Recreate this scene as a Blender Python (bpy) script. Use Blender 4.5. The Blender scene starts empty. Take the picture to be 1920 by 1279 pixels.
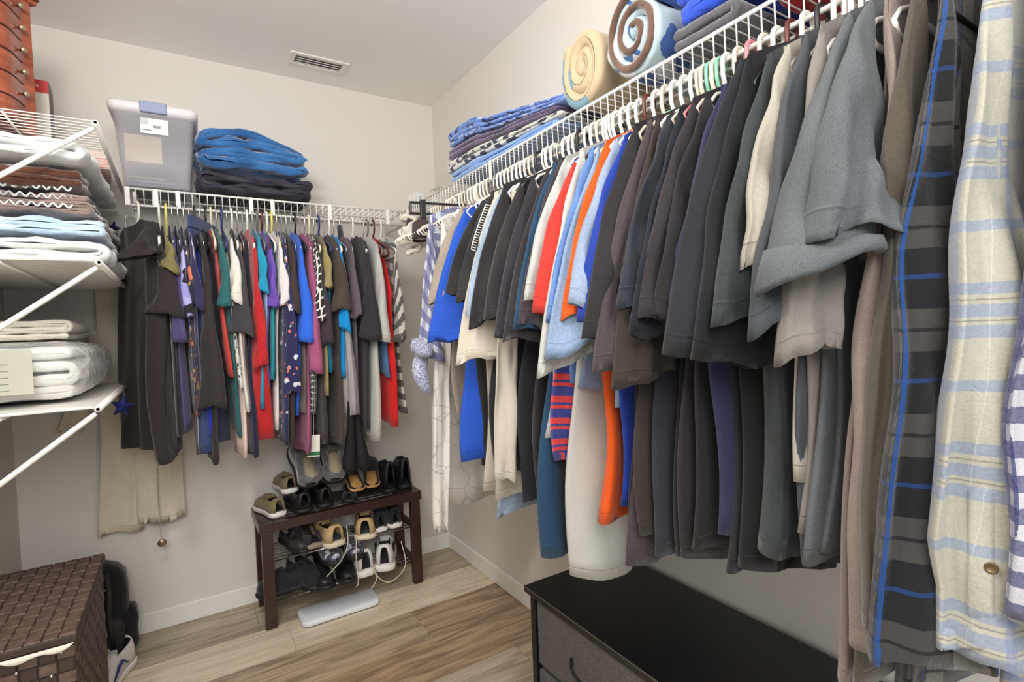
import bpy, math, random
import numpy as np
PI = math.pi
# ------------------------------------------------------------------ camera, world, light, exposure
scene = bpy.context.scene
col = scene.collection
CAMP = np.array([-1.2218, -2.6611, 1.2175]); YAW, PITCH, ROLL, FPX = -0.564436, -0.027094, -0.038984, 979.94
def cam_axes():
    cy, sy, cp, sp = math.cos(YAW), math.sin(YAW), math.cos(PITCH), math.sin(PITCH)
    f = np.array([-sy*cp, cy*cp, sp]); r = np.array([cy, sy, 0.0]); u = np.cross(r, f)
    cr, sr = math.cos(ROLL), math.sin(ROLL)
    return cr*r + sr*u, -sr*r + cr*u, f
RT, UP, FW = cam_axes()
def P(ax, val, px, py):
    """the point of the plane axis=val that the photograph shows at px, py"""
    d = FW + RT*(px-960)/FPX - UP*(py-639.5)/FPX
    return CAMP + d*(val-CAMP[ax])/d[ax]
from mathutils import Matrix, Vector
cd = bpy.data.cameras.new('camera'); cam = bpy.data.objects.new('camera', cd); col.objects.link(cam)
cd.sensor_width = 36; cd.lens = 36*FPX/1920; cd.clip_start = 0.02
cam.matrix_world = Matrix(((RT[0], UP[0], -FW[0], CAMP[0]), (RT[1], UP[1], -FW[1], CAMP[1]), (RT[2], UP[2], -FW[2], CAMP[2]), (0, 0, 0, 1)))
scene.camera = cam
w = bpy.data.worlds.new('world'); scene.world = w; w.use_nodes = True
w.node_tree.nodes['Background'].inputs[0].default_value = (1.0, 0.985, 0.965, 1)
w.node_tree.nodes['Background'].inputs[1].default_value = .7
def area(name, loc, target, size, energy, colr=(1, .96, .9)):
    l = bpy.data.lights.new(name, 'AREA'); l.shape = 'RECTANGLE'; l.size, l.size_y = size; l.energy = energy; l.color = colr
    o = bpy.data.objects.new(name, l); col.objects.link(o); o.location = loc
    o.rotation_euler = (Vector(target)-Vector(loc)).to_track_quat('-Z', 'Y').to_euler(); return o
pl = bpy.data.lights.new('closet_lamp_light', 'POINT'); pl.energy = 21; pl.color = (1, .975, .945); pl.shadow_soft_size = .09
plo = bpy.data.objects.new('closet_lamp_light', pl); col.objects.link(plo); plo.location = (-1.5, -1.9, 2.12)
area('fill_light', (-1.5, -3.5, 2.0), (-.9, -.9, 0), (1.0, .8), 24, (1, .98, .96))  # added fill from behind the camera to brighten the floor, no known source
scene.view_settings.view_transform = 'Standard'; scene.view_settings.look = 'None'
scene.view_settings.gamma = 1; scene.view_settings.use_curve_mapping = False
scene.view_settings.exposure = 0.56
scene.cycles.max_bounces = 8; scene.cycles.diffuse_bounces = 5

# ------------------------------------------------------------------ materials
def lin(c):
    return tuple(((x/255)/12.92 if x/255 <= .04045 else ((x/255+.055)/1.055)**2.4) for x in c)
MATS = {}
def base_mat(name):
    m = bpy.data.materials.new(name); m.use_nodes = True; nt = m.node_tree; nt.nodes.clear()
    out = nt.nodes.new('ShaderNodeOutputMaterial'); b = nt.nodes.new('ShaderNodeBsdfPrincipled')
    nt.links.new(b.outputs[0], out.inputs[0]); return m, nt, b
def N(nt, t, **kw):
    n = nt.nodes.new(t)
    for k, v in kw.items():
        if k[0] == 'i' and k[1:].isdigit(): n.inputs[int(k[1:])].default_value = v
        elif k.startswith('_'): n.inputs[k[1:].replace('_', ' ')].default_value = v
        else: setattr(n, k, v)
    return n
def mathn(nt, op, a, b=None, c=None):
    n = nt.nodes.new('ShaderNodeMath'); n.operation = op
    for i, x in enumerate((a, b, c)):
        if x is None: continue
        if isinstance(x, (int, float)): n.inputs[i].default_value = x
        else: nt.links.new(x, n.inputs[i])
    return n.outputs[0]
def mixc(nt, fac, a, b):
    n = nt.nodes.new('ShaderNodeMix'); n.data_type = 'RGBA'
    if isinstance(fac, (int, float)): n.inputs[0].default_value = fac
    else: nt.links.new(fac, n.inputs[0])
    for i, x in ((6, a), (7, b)):
        if isinstance(x, tuple): n.inputs[i].default_value = (*x[:3], 1)
        else: nt.links.new(x, n.inputs[i])
    return n.outputs[2]
def noise(nt, scale, detail=2, coord='Object', vec=None):
    n = N(nt, 'ShaderNodeTexNoise'); n.inputs['Scale'].default_value = scale; n.inputs['Detail'].default_value = detail
    if vec is None:
        tc = N(nt, 'ShaderNodeTexCoord'); vec = tc.outputs[coord]
    nt.links.new(vec, n.inputs['Vector']); return n
def ramp(nt, src, a, b, lo=0., hi=1.):
    n = nt.nodes.new('ShaderNodeMapRange'); nt.links.new(src, n.inputs[0]); n.clamp = True
    n.inputs[1].default_value = a; n.inputs[2].default_value = b; n.inputs[3].default_value = lo; n.inputs[4].default_value = hi
    return n.outputs[0]
def bump(nt, b, h, strength=.3, dist=.002):
    n = N(nt, 'ShaderNodeBump'); n.inputs['Strength'].default_value = strength; n.inputs['Distance'].default_value = dist
    nt.links.new(h, n.inputs['Height']); nt.links.new(n.outputs[0], b.inputs['Normal'])
def plain(c, rough=.5, metal=0, name=None, bmp=0, bscale=200, coat=0, var=0):
    key = ('plain', c, rough, metal, bmp, bscale, coat, var)
    if key in MATS: return MATS[key]
    m, nt, b = base_mat(name or 'plain'); b.inputs['Roughness'].default_value = rough; b.inputs['Metallic'].default_value = metal
    b.inputs['Coat Weight'].default_value = coat
    L = lin(c)
    if var:
        n = noise(nt, 9, 3); nt.links.new(mixc(nt, ramp(nt, n.outputs[0], .3, .7), tuple(x*(1-var) for x in L), tuple(min(1, x*(1+var)) for x in L)), b.inputs['Base Color'])
    else: b.inputs['Base Color'].default_value = (*L, 1)
    if bmp: bump(nt, b, noise(nt, bscale, 3).outputs[0], bmp)
    MATS[key] = m; return m
def seam_height(nt, uv):
    sep = N(nt, 'ShaderNodeSeparateXYZ'); nt.links.new(uv, sep.inputs[0])
    d = mathn(nt, 'ABSOLUTE', mathn(nt, 'SUBTRACT', sep.outputs[1], .022))
    return ramp(nt, d, 0, .0022)
def cloth(c, heather=.12, fuzz=.15, hs=260, rough=.85, c2=None, name='cloth'):
    key = ('cloth', c, heather, fuzz, hs, c2, rough)
    if key in MATS: return MATS[key]
    m, nt, b = base_mat(name); L = lin(c); c2 = lin(c2) if c2 else tuple(min(1, x*(1+heather*2)+heather*.01) for x in L)
    n = noise(nt, hs, 2); n2 = noise(nt, 14, 2)
    f = mathn(nt, 'ADD', mathn(nt, 'MULTIPLY', ramp(nt, n.outputs[0], .35, .68), .7), mathn(nt, 'MULTIPLY', ramp(nt, n2.outputs[0], .35, .65), .3))
    nt.links.new(mixc(nt, f, tuple(x*(1-heather) for x in L), c2), b.inputs['Base Color'])
    b.inputs['Roughness'].default_value = rough; b.inputs['Sheen Weight'].default_value = fuzz; b.inputs['Sheen Roughness'].default_value = .5
    b.inputs['Specular IOR Level'].default_value = .25
    tc = N(nt, 'ShaderNodeTexCoord')
    h = mathn(nt, 'ADD', mathn(nt, 'MULTIPLY', n.outputs[0], .25), seam_height(nt, tc.outputs['UV']))
    h = mathn(nt, 'ADD', h, mathn(nt, 'MULTIPLY', noise(nt, 30, 3).outputs[0], 1.6))
    bump(nt, b, h, .45, .003); MATS[key] = m; return m
def stripes(nt, x, period, spans):
    """1 inside each span (start, width) of the repeating period"""
    fr = mathn(nt, 'MODULO', mathn(nt, 'ADD', x, 50*period), period); acc = None
    for s, wd in spans:
        v = mathn(nt, 'LESS_THAN', mathn(nt, 'ABSOLUTE', mathn(nt, 'SUBTRACT', fr, s+wd/2)), wd/2)
        acc = v if acc is None else mathn(nt, 'MAXIMUM', acc, v)
    return acc
def plaid(key, base, layers, fuzz=.25, wob=.004):
    """layers: (axis, period, spans, colour, opacity)"""
    if key in MATS: return MATS[key]
    m, nt, b = base_mat('plaid_cloth'); tc = N(nt, 'ShaderNodeTexCoord'); uv = tc.outputs['UV']
    nz = noise(nt, 6, 1, vec=uv); sep = N(nt, 'ShaderNodeSeparateXYZ'); nt.links.new(uv, sep.inputs[0])
    fine = noise(nt, 300, 2)
    wv = mathn(nt, 'ADD', mathn(nt, 'MULTIPLY', mathn(nt, 'SUBTRACT', nz.outputs[0], .5), wob*4), mathn(nt, 'MULTIPLY', mathn(nt, 'SUBTRACT', fine.outputs[0], .5), .0015))
    cur = lin(base)
    for ax, per, spans, c, op in layers:
        x = mathn(nt, 'ADD', sep.outputs[ax], wv)
        cur = mixc(nt, mathn(nt, 'MULTIPLY', stripes(nt, x, per, spans), op), cur, lin(c))
    cur = mixc(nt, mathn(nt, 'MULTIPLY', ramp(nt, fine.outputs[0], .35, .7), .05), cur, (1, 1, 1))if sum(base) > 300 else cur
    if isinstance(cur, tuple): b.inputs['Base Color'].default_value = (*cur, 1)
    else: nt.links.new(cur, b.inputs['Base Color'])
    b.inputs['Roughness'].default_value = .9; b.inputs['Sheen Weight'].default_value = fuzz; b.inputs['Specular IOR Level'].default_value = .2
    bump(nt, b, mathn(nt, 'ADD', mathn(nt, 'MULTIPLY', fine.outputs[0], .5), noise(nt, 30, 3).outputs[0]), .5, .003)
    MATS[key] = m; return m
def floral(key, base, spots, scale=18, vein=None, thr=.33, coord='UV'):
    """spots: colours of blobs scattered on the cloth"""
    if key in MATS: return MATS[key]
    m, nt, b = base_mat('printed_cloth'); tc = N(nt, 'ShaderNodeTexCoord'); uv = tc.outputs[coord]; cur = lin(base)
    nz = noise(nt, scale*2, 2, vec=uv)
    for i, c in enumerate(spots):
        v = N(nt, 'ShaderNodeTexVoronoi'); v.inputs['Scale'].default_value = scale*(1+.35*i)
        mp = N(nt, 'ShaderNodeMapping'); mp.inputs['Location'].default_value = (i*3.7, i*1.9, 0); nt.links.new(uv, mp.inputs[0]); nt.links.new(mp.outputs[0], v.inputs['Vector'])
        d = mathn(nt, 'ADD', v.outputs['Distance'], mathn(nt, 'MULTIPLY', mathn(nt, 'SUBTRACT', nz.outputs[0], .5), .7))
        cur = mixc(nt, mathn(nt, 'LESS_THAN', d, thr-.05*i), cur, lin(c))
    if vein:
        v = N(nt, 'ShaderNodeTexVoronoi'); v.feature = 'DISTANCE_TO_EDGE'; v.inputs['Scale'].default_value = vein[1]; v.inputs['Randomness'].default_value = vein[2]
        nt.links.new(uv, v.inputs['Vector']); cur = mixc(nt, mathn(nt, 'LESS_THAN', v.outputs['Distance'], vein[3]), cur, lin(vein[0]))
    nt.links.new(cur, b.inputs['Base Color']); b.inputs['Roughness'].default_value = .85; b.inputs['Sheen Weight'].default_value = .2
    bump(nt, b, noise(nt, 30, 3).outputs[0], .4, .003); MATS[key] = m; return m
def plush(c, c2, scale=8, name='plush', fuzz=1.0, bs=60):
    key = ('plush', c, c2, scale)
    if key in MATS: return MATS[key]
    m, nt, b = base_mat(name); n = noise(nt, scale, 4); n2 = noise(nt, 350, 2)
    nt.links.new(mixc(nt, mathn(nt, 'MULTIPLY', ramp(nt, mathn(nt, 'ADD', n.outputs[0], mathn(nt, 'MULTIPLY', n2.outputs[0], .15)), .38, .75), 1), lin(c), lin(c2)), b.inputs['Base Color'])
    b.inputs['Roughness'].default_value = .9; b.inputs['Sheen Weight'].default_value = fuzz; b.inputs['Sheen Roughness'].default_value = .4
    b.inputs['Specular IOR Level'].default_value = .2
    bump(nt, b, mathn(nt, 'ADD', noise(nt, bs, 4).outputs[0], mathn(nt, 'MULTIPLY', n2.outputs[0], .3)), .7, .006); MATS[key] = m; return m

WHITE = plain((240, 238, 232), .35, name='white_plastic', coat=.2)
WIRE = plain((238, 236, 230), .4, name='white_coated_wire')
METAL = plain((200, 200, 200), .25, 1, name='metal')
BLACKP = plain((28, 27, 28), .35, name='black_plastic')

# ------------------------------------------------------------------ mesh helpers
def mesh_obj(name, verts, faces, mat, parent=None, uv=None, smooth=True, mats=None, midx=None):
    me = bpy.data.meshes.new(name); me.from_pydata([tuple(map(float, v)) for v in verts], [], [tuple(map(int, f)) for f in faces])
    if uv is not None:
        ul = me.uv_layers.new(name='uv'); vi = np.empty(len(me.loops), int); me.loops.foreach_get('vertex_index', vi)
        ul.data.foreach_set('uv', np.asarray(uv, float)[vi].ravel())
    for m in (mats or [mat]): me.materials.append(m)
    if midx is not None: me.polygons.foreach_set('material_index', np.asarray(midx, int))
    if smooth: me.polygons.foreach_set('use_smooth', [True]*len(me.polygons))
    me.update(); o = bpy.data.objects.new(name, me); col.objects.link(o)
    if parent is not None: o.parent = parent
    return o
class MB:
    def __init__(s): s.v = []; s.f = []; s.n = 0
    def add(s, v, f):
        v = np.asarray(v, float); s.v.append(v); s.f += [tuple(i+s.n for i in q) for q in f]; s.n += len(v); return s
    def box(s, a, b, rz=0, about=None, taper=0):
        x0, y0, z0 = a; x1, y1, z1 = b
        v = np.array([(x, y, z) for z in (z0, z1) for y in (y0, y1) for x in (x0, x1)], float)
        if rz:
            c = np.array(about if about else ((x0+x1)/2, (y0+y1)/2)); d = v[:, :2]-c; cs, sn = math.cos(rz), math.sin(rz)
            v[:, :2] = c+np.stack([d[:, 0]*cs-d[:, 1]*sn, d[:, 0]*sn+d[:, 1]*cs], -1)
        return s.add(v, [(0, 2, 3, 1), (4, 5, 7, 6), (0, 1, 5, 4), (2, 6, 7, 3), (0, 4, 6, 2), (1, 3, 7, 5)])
    def tube(s, pts, r, n=6, closed=False, cap=True):
        pts = np.asarray(pts, float); m = len(pts); r = np.broadcast_to(np.asarray(r, float), (m,))
        t = np.gradient(pts, axis=0)
        if closed: t = np.roll(pts, -1, 0)-np.roll(pts, 1, 0)
        t /= np.linalg.norm(t, axis=1)[:, None]+1e-12
        ref = np.array([0, 0, 1.]) if abs(t[0][2]) < .9 else np.array([1., 0, 0]); vs = []
        a = np.cross(t[0], ref); a /= np.linalg.norm(a)
        for i in range(m):
            a = a-t[i]*(a@t[i]); a /= np.linalg.norm(a)+1e-12; b = np.cross(t[i], a)
            for k in range(n):
                th = 2*PI*k/n; vs.append(pts[i]+r[i]*(math.cos(th)*a+math.sin(th)*b))
        fs = []
        for i in range(m if closed else m-1):
            j = (i+1) % m
            for k in range(n):
                l = (k+1) % n; fs.append((i*n+k, i*n+l, j*n+l, j*n+k))
        if cap and not closed: fs += [tuple(range(n))[::-1], tuple((m-1)*n+k for k in range(n))]
        return s.add(vs, fs)
    def grid(s, V, wrap=True, capa=False, capb=False):
        """V (rows, cols, 3)"""
        nr, nc = V.shape[:2]; fs = []
        for i in range(nr-1):
            for k in range(nc if wrap else nc-1):
                l = (k+1) % nc; fs.append((i*nc+k, i*nc+l, (i+1)*nc+l, (i+1)*nc+k))
        if capa: fs.append(tuple(range(nc))[::-1])
        if capb: fs.append(tuple((nr-1)*nc+k for k in range(nc)))
        return s.add(V.reshape(-1, 3), fs)
    def build(s, name, mat, parent=None, smooth=False, bevel=0):
        o = mesh_obj(name, np.concatenate(s.v), s.f, mat, parent, smooth=smooth)
        if bevel:
            b = o.modifiers.new('bevel', 'BEVEL'); b.width = bevel; b.segments = 2; b.limit_method = 'ANGLE'; b.angle_limit = .6
        return o
def arc(c, r, a0, a1, n, plane='xz'):
    a = np.linspace(a0, a1, n); z = np.zeros(n)
    if plane == 'xz': return np.stack([c[0]+r*np.cos(a), z+c[1], c[2]+r*np.sin(a)], -1)
    return np.stack([c[0]+r*np.cos(a), c[1]+r*np.sin(a), z+c[2]], -1)
def tag(o, label=None, cat=None, group=None, kind=None):
    if label: o['label'] = label
    if cat: o['category'] = cat
    if group: o['group'] = group
    if kind: o['kind'] = kind
    return o
def empty(name, loc=(0, 0, 0), rz=0, rot=None):
    o = bpy.data.objects.new(name, None); col.objects.link(o); o.location = tuple(map(float, loc)); o.rotation_euler = rot or (0, 0, rz)
    o.empty_display_size = .05; return o
def softnoise(v, amp, freq, seed):
    r = np.random.RandomState(seed); out = np.zeros(len(v))
    for k in range(6):
        d = r.normal(size=3); d /= np.linalg.norm(d); out += np.sin(v@d*freq*(1+.35*k)*2*PI+r.rand()*6.28)/(1+.4*k)
    return out*amp/2.2
def displace(o, amp, freq, seed):
    me = o.data; n = len(me.vertices); co = np.empty(n*3); me.vertices.foreach_get('co', co); co = co.reshape(-1, 3)
    no = np.empty(n*3); me.vertex_normals.foreach_get('vector', no); no = no.reshape(-1, 3)
    co += no*softnoise(co, amp, freq, seed)[:, None]; me.vertices.foreach_set('co', co.ravel()); me.update(); return o

def text_obj(name, body, size, mat, parent, align='CENTER'):
    tx = bpy.data.curves.new(name, 'FONT'); tx.body = body; tx.size = size; tx.extrude = .0004; tx.align_x = align; tx.resolution_u = 2
    t = bpy.data.objects.new(name, tx); col.objects.link(t); dg = bpy.context.evaluated_depsgraph_get()
    me = bpy.data.meshes.new_from_object(t.evaluated_get(dg)); bpy.data.objects.remove(t)
    me.materials.clear(); me.materials.append(mat); o = bpy.data.objects.new(name, me); col.objects.link(o)
    if parent is not None: o.parent = parent
    return o

# ------------------------------------------------------------------ the setting
H = 2.44; XL = -1.77; YN = -3.0
wm, nt, b = base_mat('painted_wall'); b.inputs['Base Color'].default_value = (*lin((222, 218, 211)), 1); b.inputs['Roughness'].default_value = .75
bump(nt, b, noise(nt, 120, 3).outputs[0], .12, .002)
cm = plain((246, 244, 241), .9, name='ceiling_paint', bmp=.15, bscale=150)
tm = plain((236, 234, 229), .4, name='white_trim_paint')
def struct(name, a, b_, mat): return tag(MB().box(a, b_).build(name, mat), kind='structure')
struct('wall_back', (XL-.1, 0, -.05), (.1, .1, H), wm)
struct('wall_right', (0, YN, -.05), (.1, 0, H), wm)
struct('wall_left', (XL-.1, -2.2, -.05), (XL, 0, H), wm)
struct('ceiling', (XL-1.3, YN-.6, H), (.1, .1, H+.1), cm)
struct('baseboard_back', (XL, -.013, 0), (0, 0, .083), tm).modifiers.new('b', 'BEVEL').width = .004
struct('baseboard_right', (-.013, YN, 0), (0, -.013, .083), tm).modifiers.new('b', 'BEVEL').width = .004
# floor boards, each a plank on the screed
fl = struct('floor', (XL-1.3, YN-.6, -.06), (.1, .1, -.006), plain((70, 62, 52), .9, name='screed'))
def wood_floor(i, c1, c2, c3):
    m, nt, b = base_mat('floor_plank_wood'); tc = N(nt, 'ShaderNodeTexCoord')
    mp = N(nt, 'ShaderNodeMapping'); mp.inputs['Scale'].default_value = (1.2, 14, 1); mp.inputs['Location'].default_value = (i*2.3, i*5.1, 0); nt.links.new(tc.outputs['Object'], mp.inputs[0])
    n = noise(nt, 2.2, 6, vec=mp.outputs[0]); n.inputs['Distortion'].default_value = 1.4
    mp2 = N(nt, 'ShaderNodeMapping'); mp2.inputs['Scale'].default_value = (6, 160, 1); nt.links.new(tc.outputs['Object'], mp2.inputs[0])
    n2 = noise(nt, 2, 3, vec=mp2.outputs[0])
    c = mixc(nt, ramp(nt, n.outputs[0], .36, .52), lin(c1), lin(c2)); c = mixc(nt, ramp(nt, n.outputs[0], .52, .72), c, lin(c3))
    c = mixc(nt, mathn(nt, 'MULTIPLY', ramp(nt, n2.outputs[0], .5, .75), .35), c, lin(tuple(x*.6 for x in c1)))
    nt.links.new(c, b.inputs['Base Color']); b.inputs['Roughness'].default_value = .42; bump(nt, b, n2.outputs[0], .1, .001); return m
fm = [wood_floor(0, (152, 138, 118), (180, 165, 143), (204, 190, 166)), wood_floor(1, (204, 188, 160), (226, 211, 184), (240, 228, 206)),
      wood_floor(2, (130, 108, 84), (170, 144, 114), (200, 174, 142)), wood_floor(3, (150, 130, 106), (186, 164, 136), (212, 190, 160))]
rows = [(-.045, .12, 0), (-.28, -.045, 0), (-.515, -.28, 1), (-.75, -.515, 2), (-.985, -.75, 2), (-1.22, -.985, 3), (-1.455, -1.22, 0), (-1.69, -1.455, 2), (-1.925, -1.69, 1), (-2.16, -1.925, 3), (-2.395, -2.16, 2), (-2.63, -2.395, 0), (-3.1, -2.63, 3)]
joint = [-.9, .2, .3, -.435, -1.25, -.2, -1.0, -.5, -1.3, -.7, -.1, -1.1, -.5]
for i, (y0, y1, k) in enumerate(rows):
    if y0 > -.1: y1 = min(y1, -.0)
    j = joint[i]; xs = [x for x in (-3.05, j-1.2, j, .1) if -3.06 <= x <= .1]; xs = sorted(set(xs))
    for q in range(len(xs)-1):
        kk = k if (q == len(xs)-2 or i < 3) else (k+(1 if i != 3 else 1)) % 4
        if i == 3: kk = 2 if q == len(xs)-2 else 3
        o = MB().box((xs[q]+.0006, y0+.0006, -.008), (xs[q+1]-.0006, y1-.0006, 0)).build('plank', fm[kk], fl)
# ceiling vent
v = tag(empty('ceiling_vent', (-.64, -.205, H)), 'white slotted air vent set in the ceiling above the back wall', 'vent')
mb = MB(); mb.box((-.125, -.055, -.006), (.125, -.038, 0)); mb.box((-.125, .038, -.006), (.125, .055, 0)); mb.box((-.125, -.038, -.006), (-.1, .038, 0)); mb.box((.1, -.038, -.006), (.125, .038, 0))
mb.build('frame', tm, v, bevel=.002); MB().box((-.1, -.038, -.001), (.1, .038, 0)).build('duct_opening', plain((120, 118, 115), .9), v)
for k in range(4):
    y = -.03+k*.02; q = MB().add([(-.1, y-.006, -.006), (.1, y-.006, -.006), (.1, y+.006, -.002), (-.1, y+.006, -.002), (-.1, y-.006, -.0045), (.1, y-.006, -.0045), (.1, y+.006, -.0005), (-.1, y+.006, -.0005)],
        [(0, 3, 2, 1), (4, 5, 6, 7), (0, 1, 5, 4), (2, 3, 7, 6), (1, 2, 6, 5), (0, 4, 7, 3)]); q.build('slat', tm, v)
# overhead lamp of the closet (behind and above the camera)
lamp = tag(empty('ceiling_lamp', (-1.5, -1.9, H)), 'white pendant socket of the closet ceiling lamp', 'lamp')
MB().box((-.05, -.05, -.03), (.05, .05, 0)).build('housing', tm, lamp, bevel=.01); MB().tube([(0, 0, -.02), (0, 0, -.17)], .006, 8).build('stem', tm, lamp, True)

# ------------------------------------------------------------------ wire shelves
ZR, ZT = 1.722, 1.785
def wire_shelf(name, label, L, depth, nbr=2, lip=True, group=None):
    """local: x along the length 0..L, y from the wall (0) to the front (-depth), z=0 top of deck"""
    t = tag(empty(name), label, 'shelf', group)
    MB().tube([(0, -depth, 0), (L, -depth, 0)], .0042, 8).build('front_rail', WIRE, t, True)
    MB().tube([(0, -.006, -.004), (L, -.006, -.004)], .004, 8).build('rear_rail', WIRE, t, True)
    MB().tube([(0, -depth*.5, -.005), (L, -depth*.5, -.005)], .0035, 6).build('middle_rail', WIRE, t, True)
    if lip: MB().tube([(0, -depth+.004, -.06), (L, -depth+.004, -.06)], .005, 8).build('hanging_rail', WIRE, t, True)
    m = MB(); n = int(L/.0254)
    for i in range(n+1):
        x = min(L-.003, .003+i*.0254)
        pts = [(x, -.004, .002), (x, -depth, .003)]+([(x, -depth-.004, -.004), (x, -depth-.002, -.06)] if lip else [])
        m.tube(pts, .0016, 5)
    tag(m.build('deck_wires', WIRE, t, True), kind='stuff'); return t
def bracket_plate(t, x, depth):
    MB().box((x-.008, -depth-.008, -.064), (x+.008, -depth-.004, .004)).build('bracket', WIRE, t, bevel=.002)
def brace(t, x, depth, drop, w=.011):
    m = MB(); a = np.array([x, -depth+.005, -.012]); b = np.array([x, -.012, -drop])
    m.tube([a, a*.97+b*.03, a*.5+b*.5, b*.98+a*.02, b], [w*.5, w*.62, w*.62, w*.62, w*.5], 8)
    m.box((x-.011, -.016, -drop-.03), (x+.011, -.001, -drop+.012)); m.build('support_brace', WIRE, t, True)
sh = wire_shelf('wire_shelf', 'white wire shelf on the back wall with clothes hung below it', 1.36-.30, .3)
sh.location = (-1.365, -.001, ZT-.007)
for x in (.004, .09, .16, .41, .49, .72, .98): bracket_plate(sh, x, .3)
brace(sh, .025, .3, .34)
sh = wire_shelf('wire_shelf', 'long white wire shelf on the right wall above the row of shirts', 2.72, .295)
sh.rotation_euler = (0, 0, -PI/2); sh.location = (-.001, -.012, ZT)   # x runs toward the camera, local -y -> -X
for x in (.32, 1.1, 2.45): bracket_plate(sh, x, .295)
def left_shelf(label, z, y0, y1, X, liner):
    t = wire_shelf('wire_shelf', label, y1-y0, -1.768 and (X+1.768), lip=False)
    t.rotation_euler = (0, 0, PI/2); t.location = (-1.768, y0, z)        # local x -> +Y, local -y -> +X
    d = X+1.768
    MB().tube([(0, -d, -.001), (y1-y0, -d, -.001)], .0075, 8).build('end_cap_rail', WIRE, t, True)
    brace(t, .012, d, d*.78)
    if liner: MB().box((.0, -d+.012, .004), (y1-y0-.004, -.01, .009)).build('shelf_liner', WHITE, t)
    return t
s1 = left_shelf('upper white wire shelf on the left carrying the wooden jewellery chest', 1.825, -.83, -.02, -1.392, False)
s2 = left_shelf('middle white wire shelf on the left under the stack of folded blankets', 1.425, -.955, -.085, -1.39, True)
s3 = left_shelf('lower white wire shelf on the left under the plastic bagged bedding', 1.052, -1.0, -.085, -1.405, True)

# ------------------------------------------------------------------ clothes
def fold(c, b, amp, rs, ks=(1.5, 2.6, 4.1)):
    out = 0
    for k in ks: out = out+np.sin(2*PI*(k*c+rs.rand()+(.5*rs.rand()-.25)*b*2))*(1/k**.4)*(.6+.6*rs.rand())
    return out*amp
def lip(V, nrm_c, inset=.0018, up=.018):
    """two extra rows turning the hem inward"""
    last = V[-1]; c = last.mean(0); d = c-last; d /= np.linalg.norm(d, axis=1)[:, None]+1e-9
    a = last+d*inset; bb = a+(V[-4]-V[-1])/(np.linalg.norm(V[-4]-V[-1], axis=1)[:, None]+1e-9)*up
    return np.concatenate([V, a[None], bb[None]])
def torso(name, parent, mat, seed, W=.21, L=.95, z0=-.075, drop=.045, nw=.075, nd=.07, T0=.012, T1=.03, Wh=.19, cen=0., vb=0., amp=.009, hemvar=.012, nb=26, na=26, collar=None, hemtilt=0, strap=False):
    rs = np.random.RandomState(seed); th = np.linspace(0, 2*PI, 2*na, endpoint=False)
    c = (1-np.cos(th))/2; sd = np.sin(th); b = np.linspace(0, 1, nb)**1.15
    Cc, B = np.meshgrid(c, b); SD = np.meshgrid(sd, b)[0]
    wt = W+(Wh-W)*np.clip((B-.12)/.5, 0, 1)**.8
    if strap: wt = np.where(B < .25, W*(.55+.45*(B/.25)), wt)
    wt = wt*(1+.0*B); side = rs.rand(2)*6
    ce = cen*B**1.3+.010*np.sin(B*5+side[0])*B
    u = ce+(2*Cc-1)*wt+.012*np.sin(B*9+side[1]+Cc*2)*np.clip(B*2, 0, 1)*(2*Cc-1)
    au = np.abs((2*Cc[0]-1)*W); au = np.broadcast_to(au, Cc.shape)
    nz = np.where(SD < 0, nd, nd*.3)*np.sqrt(np.clip(1-(au/nw)**2, 0, 1)) if nw > 0 else 0
    zt = z0-np.where(au < nw, nz, drop*np.clip((au-nw)/max(W-nw, .01), 0, 1)**1.1)
    zb = -L+hemvar*np.sin(Cc*7+side[0])+hemtilt*(.5-Cc)
    z = zt+(zb-zt)*B
    T = T0+(T1-T0)*B; rf = np.random.RandomState(seed+1)
    v = SD*np.abs(SD)**-.0*T/2 if False else np.sign(SD)*np.abs(SD)**.75*T/2
    v = v+fold(Cc, B, amp, rf)*np.clip(B*1.3, 0, 1)+vb*B
    nk = np.clip(1-au/(nw+.02), 0, 1)*np.clip(1-B*6, 0, 1) if nw > 0 else 0
    v = v+np.sign(SD)*nk*.022
    V = np.stack([u, v, z], -1); V = lip(V, None); nr = len(V)
    uvx = np.broadcast_to(np.where(SD[0] < 0, Cc[0], 2-Cc[0])*W*2, (nr, 2*na)); uvy = np.concatenate([z-zb, np.zeros((2, 2*na))])
    m = MB().grid(V); o = mesh_obj(name, m.v[0], m.f, mat, parent, np.stack([uvx, uvy], -1).reshape(-1, 2))
    if collar is not None and nw > 0:
        k = 24; a = np.linspace(0, 2*PI, k, endpoint=False); uu = nw*.98*np.cos(a); s = np.sin(a)
        zc = z0-np.where(s < 0, nd, nd*.3)*np.abs(s)+.003; vc = np.sign(s)*(T0/2+.022*np.clip(1-np.abs(uu)/(nw+.02), 0, 1))*np.abs(s)**.5
        MB().tube(np.stack([uu, vc, zc], -1), .006, 6, closed=True).build('collar', collar, o, True)
    return o
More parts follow.
